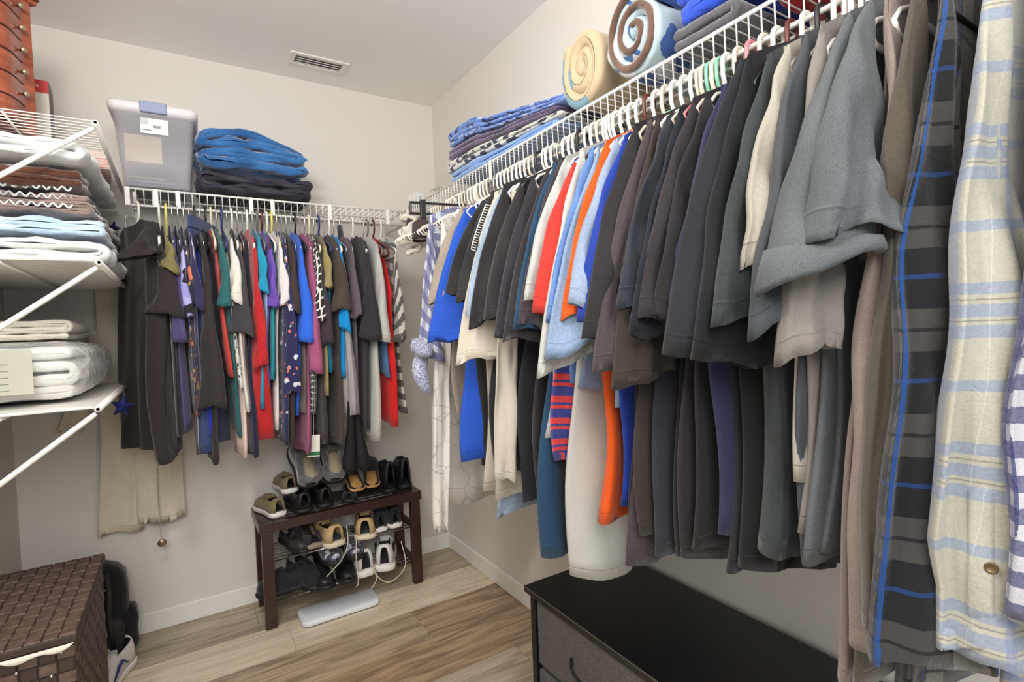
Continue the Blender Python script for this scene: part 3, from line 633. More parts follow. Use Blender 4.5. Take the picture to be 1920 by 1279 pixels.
for it in range(200):
    for i in range(1, len(xx)):
        d = xx[i]-xx[i-1]
        if d < .0185: xx[i] += (.0185-d)/2; xx[i-1] -= (.0185-d)/2
xx = [min(a, -.335) for a in xx]
B_HANG = ['white', 'yellow', 'wire', 'wire', 'wire', 'wire', 'black', 'wire', 'wire', 'cream', 'wire', 'navy', 'wire', 'white', 'wire', 'wire', 'white', 'wire', 'grey', 'brown']
for i, r in enumerate(BROW):
    x = xx[i]; hang = B_HANG[i % len(B_HANG)]
    if r[0] == 'JEANS':
        o = strip('jeans', None, DENIM, 55, (-.02, 0, -.06), P(1, -.45, 430, 842)[2]-ZR, .3, .26, .05, .01, T0=.03); o.location = (x, -.297, ZR); o.rotation_euler = (0, 0, PI/2-.35)
        tag(o, 'dark blue denim jeans clipped by the waist on the back rod', 'jeans')
        MB().grid(np.array([[(u*.157-.02, v*.02, z) for u, v in [(math.cos(t), math.sin(t)) for t in np.linspace(0, 2*PI, 20, endpoint=False)]] for z in (-.058, -.1)])).build('waistband', DENIM, o, True)
        add_hanger('black', (x, -.297, ZR-.002), PI/2, 'black hanger clipping the blue jeans', 'hangers on the back rod'); continue
    short, where, kind, mat, sp, bp, op = r; long = op.get('long', 0); rs = random.Random(i*5+1)
    zs = xs[i][1]-ZR; qb = P(1, -.45, *bp); zb = min(qb[2]-ZR, -.3)
    thin = op['wid'] < .045
    body = dict(W=.19+.015*rs.random(), L=-zb, z0=-.08, drop=.05+.02*rs.random(), Wh=.14+.05*rs.random(), T1=op.get('Tb', .03), amp=.005 if not op.get('Tb') else .01, vb=max(-.04, min(.04, -(qb[0]-x))), collar=None, na=14, nb=18, hemtilt=-.03*rs.random(), strap=thin)
    slv = dict(zh=min(zs, -.16), out=.0 if not long else .0, wid=op['wid'], alpha=op.get('alpha', 55), T1=op.get('T', .022), arm=.17, tilt=-.02+.03*rs.random() if not long else 0, amp=.003, bulge=.02, mat=mat, nb=16 if not long else 22, na=8, far=not thin, zuv=long)
    if thin: slv = {}
    garment('B', x, 0, kind, {'t-shirt': 'tee_shirt'}.get(kind, kind), f'{short} {where}', op.get('bmat', mat), body, slv, op.get('hang', hang), short, seed=500+i*3)
# draped black dress at the left end, turned on its hanger
g = garment('B', -1.335, .36, 'dress', 'dress', 'black cap-sleeved dress turned outward at the left end of the back rod', cloth((46, 40, 39), .08), dict(W=.19, L=.9, z0=-.07, drop=.03, Wh=.2, T1=.09, T0=.03, amp=.022, vb=.0, collar=None, na=30, nb=36, hemtilt=-.05), dict(zh=-.225, out=.03, wid=.155, alpha=80, kdir=1, T1=.045, arm=.13, bulge=.02, tilt=-.01, vh=.07), 'white', 'black cap-sleeved dress', seed=77)
# beige robe hung flat against the wall behind
BEI = cloth((214, 204, 186), .05)
rb = tag(empty('linen_robe', (-1.37, -.046, 1.62)), 'beige linen robe hanging low against the back wall behind the black dress', 'robe')
strip('robe_panel', rb, BEI, 31, (-.0, 0, 0), .455-1.62, .26, .15, .02, .004, shift=(-.09, .0), nb=30, na=24)
strip('robe_panel', rb, BEI, 33, (.03, -.014, 0), .47-1.62, .26, .165, .016, .003, shift=(.02, 0.0), nb=30, na=24)
strip('sleeve', rb, BEI, 37, (-.1, .008, -.35), .88-1.62, .1, .08, .016, .003, shift=(-.13, 0), nb=20, na=12)
add_hanger('wire', (-1.37, -.046, ZR), .05, 'thin metal hanger with the beige robe behind the dress', 'hangers on the back rod')
# beaded chain with a disc
ch = tag(empty('bead_chain', (-1.325, -.105, .395)), 'thin silver beaded chain with round pendant hanging over the beige robe', 'chain')
m = MB(); n = 90
for k in range(n):
    z = .02+k*.0075; m.grid(np.array([[(r*math.cos(t)-.004*math.sin(z*9), r*math.sin(t), z+zz) for t in np.linspace(0, 2*PI, 6, endpoint=False)] for r, zz in ((.0003, -.0034), (.0026, -.001), (.0026, .001), (.0003, .0034))]))
m.build('beads', METAL, ch, True)
m = MB(); m.grid(np.array([[(r*math.cos(t), y, r*math.sin(t)) for t in np.linspace(0, 2*PI, 20, endpoint=False)] for r, y in ((.0, -.003), (.014, -.003), (.016, 0), (.014, .003), (0, .003))])); m.build('pendant', plain((150, 128, 108), .35, .7), ch, True)
# plaid blouse with a knotted sleeve, first on the right rod
BW = P(0, -.5, 770, 640)
o = torso('blouse', None, BWPLAID, 801, W=.2, L=.95, Wh=.17, T1=.03, amp=.006); o.location = (-.291, -1.01, ZR+.005); tag(o, 'lavender and white plaid blouse with a knotted sleeve in the corner', 'blouse')
q = P(0, -.53, 768, 640)-np.array([-.291, -1.01, ZR+.005])
sleeve('sleeve', o, BWPLAID, 803, -1, W=.2, zh=-.60, out=.05, wid=.1, alpha=70, T1=.05, bulge=.02, arm=.2, vh=-.09)
for s_ in range(3):
    m = MB(); p0 = np.array([-.265, -.09, -.56]); t = np.linspace(0, 1, 9)
    e0 = p0; e1 = p0+np.array([-.01, [.055, -.05, .0][s_], [.005, -.02, -.15][s_]])
    pts = [e0+(e1-e0)*x+np.array([-.02*math.sin(x*PI), .012*math.sin(x*PI*1.5), 0]) for x in t]
    m.tube(pts, .008+.016*np.sin(t*PI)**.8+.002, 9); m.build('sleeve_knot', BWPLAID, o, True)
add_hanger('white', (-.291, -1.01, ZR+.005), 0, 'white hanger holding the lavender plaid blouse', 'hangers on the right rod')
# black tights hanging from the back rod over the shoes
o = tag(empty('tights', (P(1, -.42, 665, 800)[0], -.33, ZR)), 'black tights with two feet dangling above the shoe bench', 'tights')
z0 = P(1, -.42, 665, 890)[2]-ZR
for s_ in (-1, 1):
    t = np.linspace(0, 1, 26); pts = [(s_*(.004+.03*x**3), -.09+.004*math.sin(x*9+s_), -.3+(z0+.3)*x) for x in t]
    MB().tube(pts, .016+.016*np.clip((t-.75)*5, 0, 1)**1-.028*np.clip((t-.955)*22, 0, 1), 12).build('leg', plain((16, 15, 17), .8), o, True)
MB().tube([(0, 0, -.035), (0, -.03, -.15), (0, -.09, -.32)], [.012, .016, .02], 10).build('waist', BLK2, o, True)
# paper price tag
tg_ = P(1, -.42, 588, 836); o = tag(MB().box((-.024, -.0006, -.045), (.024, .0006, .045)).build('price_tag', plain((232, 232, 222), .6)), 'white and green swing tag on a cord under the mauve top', 'tag'); o.location = tg_; o.rotation_euler = (0, .05, -.2)
MB().box((-.0242, -.001, -.04), (.0242, .001, -.024)).build('green_band', plain((40, 110, 70), .6), o)
MB().tube([(0, 0, .04), (0, .004, .13)], .0008, 5).build('cord', WHITE, o)
# ------------------------------------------------------------------ folded and rolled bedding
def sheet_solid(path, th, y0, y1, ny=26, amp=.004, freq=7, seed=0, name='fold', mat=None, parent=None, rim=.8, uvs=1):
    """a thick sheet whose side view (x,z) follows path, running from y0 to y1 with rounded rims"""
    path = np.asarray(path, float); t = np.gradient(path, axis=0); t /= np.linalg.norm(t, axis=1)[:, None]+1e-9; nrm = np.stack([-t[:, 1], t[:, 0]], -1)
    th = np.broadcast_to(np.asarray(th, float), (len(path),))
    endk = 5; loopa = path+nrm*th[:, None]/2; loopb = (path-nrm*th[:, None]/2)[::-1]
    def cap(c, tt, nn, r): a = np.linspace(PI/2, -PI/2, endk+2)[1:-1]; return np.array([c+tt*math.cos(x)*r+nn*math.sin(x)*r for x in a])
    loop = np.concatenate([loopa, cap(path[-1], t[-1], nrm[-1], th[-1]/2), loopb, cap(path[0], -t[0], -nrm[0], th[0]/2)])
    cen = np.concatenate([path, np.repeat(path[-1:], endk, 0), path[::-1], np.repeat(path[:1], endk, 0)])
    e = np.linspace(0, 1, 6); r = np.max(th)/2*rim
    ys = np.concatenate([y0+r*(1-np.cos(e*PI/2)), np.linspace(y0+r, y1-r, ny)[1:-1], y1-r*(1-np.sin(e*PI/2))]); sc = np.concatenate([np.sin(e*PI/2), np.ones(ny-2), np.cos(e*PI/2)])
    sc = np.maximum(sc, .02); rows = []
    for y, s in zip(ys, sc):
        q = cen+(loop-cen)*s; rows.append(np.stack([q[:, 0], np.full(len(q), y), q[:, 1]], -1))
    V = np.array(rows); m = MB().grid(V); ln = np.concatenate([[0], np.cumsum(np.linalg.norm(np.diff(loop, axis=0), axis=1))])
    uv = np.stack([np.broadcast_to(ln*uvs, V.shape[:2]), np.broadcast_to(ys[:, None], V.shape[:2])], -1).reshape(-1, 2)
    o = mesh_obj(name, m.v[0], m.f, mat, parent, uv); displace(o, amp, freq, seed); return displace(o, amp*.35, freq*3.2, seed+50)
def serp(w, th, n, gap=.002, k=7, ph=1):
    """serpentine side view: n layers of thickness th and width w, bottom up; folds alternate ends"""
    pts = []; pitch = th+gap
    for i in range(n):
        z = th/2+i*pitch; xs_ = np.linspace(-w/2+pitch/2, w/2-pitch/2, 14); 
        if (i+(ph > 0)) % 2: xs_ = xs_[::-1]
        pts += [(x, z) for x in xs_]
        if i < n-1:
            s = 1 if xs_[-1] > 0 else -1
            pts += [(xs_[-1]+s*pitch/2*math.sin(a), z+pitch/2-pitch/2*math.cos(a)) for a in np.linspace(0, PI, k+2)[1:-1]]
    return np.array(pts)
def blanket(label, cat, group, loc, rz, w, d, th, n, mat, amp=.006, freq=6, seed=0, taper=0, name='folded_blanket', path=None, sag=0):
    p = serp(w, th, n) if path is None else path; p = p.copy()
    if sag: p[:, 1] -= sag*(p[:, 0]/(w/2))**2*np.sign(1)*(p[:, 0] > 0)*(p[:, 1]/max(p[:, 1].max(), .01))
    o = sheet_solid(p, th*.93, -d/2, d/2, amp=amp, freq=freq, seed=seed, name=name, mat=mat); z = np.array([v.co.z for v in o.data.vertices]).min()
    o.location = (loc[0], loc[1], loc[2]-z); o.rotation_euler = (0, 0, rz); return tag(o, label, cat, group)
def spiral(r0, r1, turns, n=90, sq=1.0, a0=0):
    a = np.linspace(0, turns*2*PI, n); r = r0+(r1-r0)*a/a[-1]; return np.stack([r*np.cos(a+a0)*sq, r*np.sin(a+a0)], -1)

SZ1, SZ2, SZ3 = 1.829, 1.435, 1.062
FW_ = plush((232, 234, 232), (206, 210, 210), 5, 'white_fleece'); FW2 = plush((226, 228, 226), (196, 200, 200), 12, 'white_sherpa', bs=90)
FB = plush((66, 40, 30), (98, 62, 46), 10, 'brown_fur', bs=110); FT = plush((196, 130, 88), (170, 108, 70), 4, 'tan_fleece')
FG = plush((150, 132, 124), (120, 104, 98), 14, 'taupe_fleece'); FLB = plush((214, 228, 232), (150, 184, 226), 3, 'pale_blue_fleece')
BG = 'folded blankets on the middle left shelf'; cx, cy = -1.585, -.455
zz = SZ2
for lab, w_, d_, th_, n_, mt, sd_, dx, dy, rz_ in [
    ('white sherpa blanket, lowest of the stack on the left shelf', .36, .68, .042, 2, FW2, 1, .01, 0, 0),
    ('pale blue and white fleece blanket, second from the bottom', .35, .67, .024, 2, FLB, 2, .008, .02, .02),
    ('taupe fleece blanket with white wavy stitching', .335, .62, .024, 3, FG, 3, -.0, .02, -.02),
    ('dark brown fur blanket folded with tan underside', .31, .60, .034, 2, FB, 4, -.015, .0, .03),
    ('thick white fleece blanket, topmost of the stack on the left shelf', .33, .66, .038, 2, FW_, 5, -.005, .0, -.03)]:
    th_ = th_*.67
    o = blanket(lab, 'blanket', BG, (cx+dx, cy+dy, zz), rz_, w_, d_, th_, n_, mt, amp=.009, freq=6, seed=sd_, path=serp(w_, th_, n_, ph=-1 if sd_ % 2 else 1))
    mx = max(v.co.z for v in o.data.vertices)-min(v.co.z for v in o.data.vertices); zz += mx*.99
    if sd_ == 3:
        for q in range(3):
            t = np.linspace(0, 1, 60); zc = o.location.z+.02+q*.024
            m = MB().tube(np.stack([-.12+.25*t, -d_/2*1.0-.001-.0*t, zc-o.location.z+.006*np.sin(t*70)], -1), .0028, 6); m.build('wavy_stitching', FW2, o, True)
# brown blanket's tan side
# lower shelf: bagged quilt, folded towels on it
qm = plush((232, 232, 226), (214, 214, 208), 4, 'quilt_white', .3)
clear, nt, b = base_mat('clear_plastic_film'); b.inputs['Base Color'].default_value = (.96, .97, .97, 1); b.inputs['Roughness'].default_value = .12; b.inputs['Transmission Weight'].default_value = .0
tr = N(nt, 'ShaderNodeBsdfTransparent'); mx_ = N(nt, 'ShaderNodeMixShader'); fr = N(nt, 'ShaderNodeLayerWeight'); fr.inputs[0].default_value = .35
nt.links.new(ramp(nt, fr.outputs['Facing'], 0, 1, .1, .7), mx_.inputs[0]); nt.links.new(tr.outputs[0], mx_.inputs[1]); nt.links.new(b.outputs[0], mx_.inputs[2]); nt.links.new(mx_.outputs[0], nt.nodes['Material Output'].inputs[0])
bump(nt, b, noise(nt, 22, 5).outputs[0], 1, .02)
o = blanket('white folded quilt inside the clear bag on the lower left shelf', 'quilt', None, (-1.60, -.56, SZ3+.008), 0, .27, .60, .032, 4, qm, amp=.005, freq=5, seed=21, name='folded_quilt')
m = MB(); rows_ = []
for k, y in enumerate(np.linspace(-.36, .40, 34)):
    e = min(1, math.sin(min(1, (k+.3)/5)*PI/2), ) if k < 6 else (1 if y < .24 else max(.35, 1-(y-.24)*3.2)); th = np.linspace(0, 2*PI, 40, endpoint=False)
    sx = np.sign(np.cos(th))*np.abs(np.cos(th))**.5*.166*(.5+.5*e); sz = .079+np.sign(np.sin(th))*np.abs(np.sin(th))**.5*.077*e-(0 if y < .24 else (1-e)*.02)
    rows_.append(np.stack([sx, np.full(40, y), sz], -1))
o = mesh_obj('storage_bag', *(lambda M: (M.v[0], M.f))(MB().grid(np.array(rows_), capa=True, capb=True)), clear); o.location = (-1.60, -.56, SZ3+.006); displace(o, .005, 11, 5)
tag(o, 'clear crinkled plastic bag around white quilt on the lower left shelf', 'bag')
lbm = plain((176, 178, 160), .5)
l = MB().box((-.085, -.0008, -.055), (.085, .0008, .055)).build('paper_label', lbm, o); l.location = (-.02, -.37, .085)
for k in range(5): MB().box((-.02, -.0016, .02-k*.016-.0008), (.04, -.001, .02-k*.016+.0008)).build('printed_line', plain((120, 122, 112), .6), l)
for k in range(4): MB().box((-.045, -.0016, .018-k*.016-.003), (-.037, -.001, .018-k*.016+.003)).build('printed_mark', plain((110, 112, 104), .6), l)
MB().box((-.006, -.0016, .038), (.004, -.001, .046)).build('printed_mark', plain((90, 92, 90), .6), l)
o = blanket('cream ribbed bath towels folded on the clear bag', 'towel', None, (-1.62, -.50, SZ3+.166), .03, .25, .50, .016, 3, plush((226, 222, 208), (204, 200, 186), 6, 'towel', .3), amp=.003, freq=5, seed=9, name='folded_towel')
# tan underside blanket peek and sequin bows
sq = plain((44, 54, 120), .15, .8, name='blue_sequin', bmp=1, bscale=900)
for nm, lp, s_, lab in (('sequin_star', P(1, -.62, 230, 762), .036, 'dark blue sequined star ornament hung at the lower shelf corner'), ('sequin_star', P(1, -.1, 212, 428), .03, 'dark blue sequined star peeking out behind the folded blankets')):
    V = []; F = []
    for side in (-1, 1):
        for k in range(10): r_ = s_*(1 if k % 2 == 0 else .45); a = k*PI/5+.3; V.append((r_*math.cos(a), side*.002, r_*math.sin(a)))
        V.append((0, side*.014, 0))
    for k in range(10): F += [(k, (k+1) % 10, 10), (11+(k+1) % 10, 11+k, 21), (k, 11+k, 11+(k+1) % 10, (k+1) % 10)]
    o = mesh_obj(nm, V, F, sq, smooth=False); o.location = lp; o.rotation_euler = (0, .2, .5); tag(o, lab, 'ornament')
    if s_ > .033: MB().tube([(0, 0, .03), (-.01, 0, .07)], .001, 5).build('cord', METAL, o)

# upper left shelf: jewellery chest, red box, pink box
wood, nt, b = base_mat('cherry_wood'); tc = N(nt, 'ShaderNodeTexCoord'); mp = N(nt, 'ShaderNodeMapping'); mp.inputs['Scale'].default_value = (2, 2, 22); nt.links.new(tc.outputs['Object'], mp.inputs[0])
nz = noise(nt, 3, 5, vec=mp.outputs[0]); nt.links.new(mixc(nt, ramp(nt, nz.outputs[0], .3, .7), lin((128, 58, 38)), lin((170, 92, 64))), b.inputs['Base Color']); b.inputs['Roughness'].default_value = .28; b.inputs['Coat Weight'].default_value = .4
DW = plain((70, 26, 16), .4, name='dark_groove')
ch = tag(empty('jewellery_chest', (-1.652, -.685, SZ1), PI*.30), 'reddish cherry wood jewellery chest with bowed drawers on the upper left shelf', 'chest')
def bowed(x0, x1, z0, z1, y=-.06, a=.018, th=.012, n=24, off=0):
    xs_ = np.linspace(x0, x1, n); ys_ = y-a*np.cos(xs_/.125*PI*1.15)-off; m = MB(); V = []
    for x, yy in zip(xs_, ys_): V.append([(x, yy, z0), (x, yy, z1), (x, yy+th, z1), (x, yy+th, z0)])
    return m.grid(np.array(V), capa=True, capb=True)
MB().box((-.115, -.045, 0), (.115, .06, .40)).build('carcass', wood, ch); 
for k in range(6):
    z = .012+k*.062; d = bowed(-.118, .118, z+.002, z+.058).build('drawer', wood, ch)
    bowed(-.119, .119, z-.002, z+.002, off=-.002).build('groove', DW, ch)
    for s_ in (-1, 1):
        xk = s_*.072; yk = -.06-.018*math.cos(xk/.125*PI*1.15)
        m = MB(); m.tube([(xk, yk+.002, z+.03), (xk, yk-.006, z+.03), (xk, yk-.008, z+.03), (xk, yk-.014, z+.03), (xk, yk-.017, z+.03)], [.0035, .003, .0075, .0085, .004], 12)
        m.build('knob', plain((196, 184, 150), .25, .9), d, True)
bowed(-.13, .13, .386, .398, y=-.068, th=.14).build('top', wood, ch); bowed(-.133, .133, .398, .404, y=-.072, th=.145).build('top_edge', DW, ch)
rb_ = tag(empty('cardboard_box', (-1.585, -.36, SZ1+.002), .05), 'red and white printed cardboard box beside the jewellery chest', 'box')
MB().box((-.065, -.05, 0), (.035, .05, .245)).build('carton', plain((222, 216, 206), .6), rb_); MB().box((-.0655, -.0506, .205), (.0355, .051, .2455)).build('red_band', plain((196, 50, 48), .5), rb_)
t_ = text_obj('box_lettering', 'IRCLASS', .013, plain((240, 230, 224), .6), rb_); t_.location = (-.012, -.051, .222); t_.rotation_euler = (PI/2, 0, 0)
mesh_obj('printed_panel', [(-.065, -.0506, .0), (.03, -.0506, .0), (.03, -.0506, .03), (-.065, -.0506, .15)], [(0, 1, 2, 3)], plain((176, 60, 80), .5), rb_, smooth=False)
MB().box((.0354, -.05, 0), (.036, .05, .245)).build('side_print', plain((70, 68, 70), .5), rb_)
bx_ = tag(empty('flat_box', (-1.47, -.2, SZ1+.002), .08), 'flat pink gift box seen through the upper left shelf wires', 'box')
MB().box((-.055, -.15, 0), (.055, .15, .035)).build('box_base', plain((232, 160, 148), .6), bx_); MB().box((-.058, -.153, .03), (.058, .153, .052)).build('lid', plain((238, 196, 182), .5), bx_)
MB().box((-.0585, .06, .029), (.0585, .1, .053)).build('ribbon_band', plain((170, 84, 50), .5), bx_)
tb = tag(empty('slatted_tray', (-1.66, -.6, SZ1+.0), 0), 'tan wooden tray lying under the jewellery chest', 'tray')
tb.location = (-1.66, -.42, SZ1+.001)
MB().box((-.09, -.14, 0), (.07, .14, .012)).build('tray_base', plain((190, 158, 116), .6), tb)

# back shelf: storage tote, plush blanket, comforter
tote = tag(empty('storage_tote', (-1.262, -.165, ZT-.003), -.03), 'clear plastic storage tote with white lid and blue latch on the back shelf', 'tote')
tm_, nt, b = base_mat('frosted_plastic'); b.inputs['Base Color'].default_value = (*lin((214, 214, 222)), 1); b.inputs['Roughness'].default_value = .35
tr = N(nt, 'ShaderNodeBsdfTransparent'); mx_ = N(nt, 'ShaderNodeMixShader'); mx_.inputs[0].default_value = .3
nt.links.new(tr.outputs[0], mx_.inputs[1]); nt.links.new(b.outputs[0], mx_.inputs[2]); nt.links.new(mx_.outputs[0], nt.nodes['Material Output'].inputs[0])
def rrect(hx, hy, r, n=6):
    pts = []
    for cx_, cy_, a0 in ((hx-r, hy-r, 0), (-hx+r, hy-r, PI/2), (-hx+r, -hy+r, PI), (hx-r, -hy+r, 1.5*PI)):
        for a in np.linspace(a0, a0+PI/2, n): pts.append((cx_+r*math.cos(a), cy_+r*math.sin(a)))
    return np.array(pts)
def loft(secs): return np.array([np.concatenate([p, np.full((len(p), 1), z)], 1) for p, z in secs])
MB().grid(loft([(rrect(.1, .13, .02), .004), (rrect(.104, .136, .02), .01), (rrect(.128, .152, .022), .285), (rrect(.124, .148, .022), .285), (rrect(.101, .132, .018), .012)]), capa=True, capb=True).build('tub', tm_, tote, True)
MB().grid(loft([(rrect(.128, .153, .022), .27), (rrect(.139, .162, .026), .282), (rrect(.141, .164, .026), .3), (rrect(.136, .159, .026), .309), (rrect(.12, .145, .02), .309), (rrect(.115, .14, .02), .303)]), capa=True, capb=True).build('lid', plain((226, 222, 224), .4), tote, True)
MB().box((-.042, -.170, .272), (.042, -.150, .312)).build('latch', plain((142, 152, 186), .4), tote, bevel=.004)
lb = MB().box((-.043, -.151, .2), (.043, -.1485, .256)).build('paper_label', plain((236, 234, 230), .5), tote)
MB().box((-.043, -.1517, .232), (-.018, -.1512, .255)).build('printed_corner', plain((196, 200, 206), .5), lb); MB().box((-.004, -.1517, .222), (.02, -.1512, .232)).build('printed_pot', plain((150, 150, 158), .5), lb)
MB().box((-.036, -.1517, .211), (-.01, -.1512, .214)).build('printed_line', plain((90, 90, 96), .5), lb)
cd_ = tag(MB().box((-.096, -.122, .10), (.018, -.119, .2)).build('file_card', plain((226, 206, 170), .7)), 'cream card standing inside the clear storage tote', 'card'); cd_.location = tote.location; cd_.rotation_euler = (0, 0, -.03)
for k, (a, c_) in enumerate(((.0, (90, 92, 104)), (.013, (124, 128, 142)), (.026, (150, 140, 112)))):
    o = tag(MB().box((-.09, -.11, .014+a), (.085-.03*k, .1, .025+a)).build('magazine', plain(c_, .5), bevel=.002), ['dark grey magazine lying lowest in the tote', 'slate blue magazine in the middle inside the tote', 'tan magazine on top of the pile in the tote'][k], 'magazine'); o.location = tote.location; o.rotation_euler = (0, 0, -.03)
BLU = plush((30, 78, 134), (70, 128, 190), 6, 'blue_plush', bs=40); DKN = cloth((52, 50, 62), .08, .1, 200, .55)
o = blanket('black satin comforter folded under the blue plush blanket', 'comforter', None, (-.92, -.17, ZT-.002), 0, .41, .29, .034, 2, DKN, amp=.010, freq=8, seed=41, name='folded_comforter')
zt_ = ZT-.002+max(v.co.z for v in o.data.vertices)-min(v.co.z for v in o.data.vertices)
pth = []
for x in np.linspace(.12, -.13, 12): pth.append((x, .026))
pth += [(-.145-.02*math.sin(a), .045-.02*math.cos(a)) for a in np.linspace(0, PI, 7)[1:-1]]
for x in np.linspace(-.13, .13, 12): pth.append((x, .066+.006*math.sin(x*30)))
pth += [(.15+.022*math.sin(a), .088-.022*math.cos(a)) for a in np.linspace(0, PI, 7)[1:-1]]
for x in np.linspace(.14, -.12, 12): pth.append((x, .11+.008*math.sin(x*14)))
pth += [(-.13-.03*math.sin(a), .138-.028*math.cos(a)) for a in np.linspace(0, PI, 7)[1:-1]]
for x in np.linspace(-.12, .16, 12): pth.append((x, .168-.10*max(0, (x+.02))**1.0*.45))
pth = np.array(pth)
o = blanket('royal blue plush blanket folded in thick layers on the back shelf', 'blanket', None, (-.93, -.17, zt_+.002), 0, .385, .27, .041, 4, BLU, amp=.011, freq=7, seed=44)
displace(o, .006, 16, 9)
for v in o.data.vertices: v.co.z *= 1-.55*max(0, v.co.x)/.2*max(0, v.co.z/.17)**2-.25*max(0, -v.co.x-.1)/.1; v.co.x += .012*math.sin(v.co.z*70)

# right shelf: stack of printed blankets, rolled blankets, clothes
RB = 'folded blankets on the right shelf'
PB1 = floral('pb1', (112, 146, 214), [(40, 50, 96), (190, 206, 240)], 26, thr=.36); PB2 = plush((74, 54, 96), (96, 72, 120), 9, 'purple_plush')
PB3 = floral('pb3', (222, 222, 216), [(60, 60, 84)], 22, thr=.42); PB4 = plush((98, 148, 222), (140, 180, 236), 5, 'sky_blue_plush')
z = ZT+.006
for lab, w_, d_, th_, n_, mt, sd_, dx, dy in [
    ('sky blue plush blanket, lowest of the stack on the right shelf', .56, .27, .02, 2, PB4, 61, 0, 0),
    ('white blanket with grey spots on the right shelf', .60, .27, .019, 2, PB3, 62, .01, 0),
    ('purple plush blanket under the blue patterned one', .58, .27, .017, 2, PB2, 63, 0, 0),
    ('blue patterned blanket, topmost of the stack on the right shelf', .60, .275, .019, 3, PB1, 64, -.02, 0)]:
    o = blanket(lab, 'blanket', RB, (-.152, -1.06+dx, z), PI/2+.0, w_, d_, th_, n_, mt, amp=.004, freq=5, seed=sd_); z += (max(v.co.z for v in o.data.vertices)-min(v.co.z for v in o.data.vertices))*.96
    for v in o.data.vertices:
        zw = v.co.z+o.location.z; yw = o.location.y+v.co.x; f_ = .98-.62*max(0, min(1, (-.95-yw)/.42)); v.co.z = ZT+.006+(zw-ZT-.006)*f_-o.location.z; v.co.x -= max(0, -v.co.x)*.42
CRM = floral('crm', (196, 174, 142), [(124, 160, 178)], 5, thr=.3); 
def rolled(label, x, y, z, r, length, th, turns, mat, seed, sq=1., rim=None, a0=0.):
    p = spiral(th*.4, r-th/2, turns, 110, sq, a0); o = sheet_solid(p, th*.9, -length/2, length/2, amp=.004, freq=6, seed=seed, name='rolled_blanket', mat=mat)
    mn = min(v.co.z for v in o.data.vertices); o.rotation_euler = (0, 0, PI/2); o.location = (x, y, z-mn); tag(o, label, 'blanket')
    if rim:
        q = p[::1]; pts = np.stack([q[:, 0], np.full(len(q), length/2+.000), q[:, 1]], -1); MB().tube(pts, th*.22, 7).build('edge_binding', rim, o, True)
    return o
rolled('cream fleece blanket rolled up on end with light blue patches', -.16, -1.59, ZT+.004, .125, .27, .044, 2.1, CRM, 71, .72)
BWR = floral('bwr', (176, 196, 202), [(60, 96, 160), (206, 206, 206)], 11, thr=.4)
rolled('blue and white printed blanket rolled with a brown binding', -.16, -1.785, ZT+.004, .122, .28, .042, 2.2, BWR, 72, .84, plush((120, 92, 80), (90, 66, 56), 12, 'brown_binding'), 1.2)
ROY = plush((44, 76, 196), (58, 92, 214), 5, 'royal_fleece', .4)
o = blanket('royal blue fleece throw folded on the right shelf', 'blanket', None, (-.155, -1.99, ZT+.05), PI/2, .19, .28, .04, 2, ROY, amp=.01, freq=7, seed=81)
o = blanket('charcoal grey sweater folded under the royal blue throw', 'sweater', None, (-.16, -1.965, ZT+.005), PI/2, .15, .27, .022, 2, plush((74, 74, 78), (104, 104, 108), 12, 'grey_knit'), amp=.003, freq=8, seed=82, name='folded_sweater')
RDM = plush((196, 34, 30), (160, 22, 20), 5, 'red_fleece', .3)
o = blanket('red blanket with yellow corner lying on the near end of the right shelf', 'blanket', None, (-.155, -2.36, ZT+.005), PI/2, .52, .28, .03, 3, RDM, amp=.006, freq=6, seed=83)
MB().box((-.232, -.142, .02), (-.12, -.1, .095)).build('yellow_corner', plush((232, 170, 44), (210, 150, 40), 5, 'yellow_fleece', .2), o, bevel=.01)

# corner: clear clip hangers, black clip hanger, white ruffled headwear
clr = tag(empty('clip_hanger', (-.16, -.33, ZT+.003), .2), 'bundle of clear plastic clip hangers on the shelf corner', 'hanger')
cp, nt, b = base_mat('clear_acrylic'); b.inputs['Base Color'].default_value = (.92, .94, .93, 1); b.inputs['Roughness'].default_value = .15
tr = N(nt, 'ShaderNodeBsdfTransparent'); mx_ = N(nt, 'ShaderNodeMixShader'); mx_.inputs[0].default_value = .55; nt.links.new(tr.outputs[0], mx_.inputs[1]); nt.links.new(b.outputs[0], mx_.inputs[2]); nt.links.new(mx_.outputs[0], nt.nodes['Material Output'].inputs[0])
for k in range(3):
    m = MB(); y = -.03*k; m.box((-.14, y-.004, .01), (.12, y+.004, .03)); m.box((-.14, y-.012, .0), (-.11, y+.012, .06)); m.box((.09, y-.012, .0), (.12, y+.012, .06)); m.box((-.02, y-.005, .028), (.02, y+.005, .055)); m.build('hanger_bar', cp, clr, bevel=.003)
    MB().tube(np.concatenate([[(0, y, .05)], arc((0, y, .085), .02, -PI/2, PI*.9, 12)]), .0018, 6).build('hook', METAL, clr, True)
q = P(0, -.45, 872, 366); bh = tag(empty('clip_hanger', (-.36, q[1]-.0, q[2]), -.15), 'wide black plastic clip hanger at the far end of the right rod', 'hanger')
bh.location = (-.30, -.86, ZR)
m = MB(); m.box((-.19, -.008, -.035), (.06, .008, -.028)); m.box((-.19, -.008, -.075), (.06, .008, -.068)); m.box((-.19, -.008, -.075), (-.182, .008, -.028)); m.box((-.15, -.01, -.09), (-.13, .01, -.02)); m.box((.052, -.008, -.075), (.06, .008, -.028)); m.build('hanger_body', BLACKP, bh, bevel=.002)
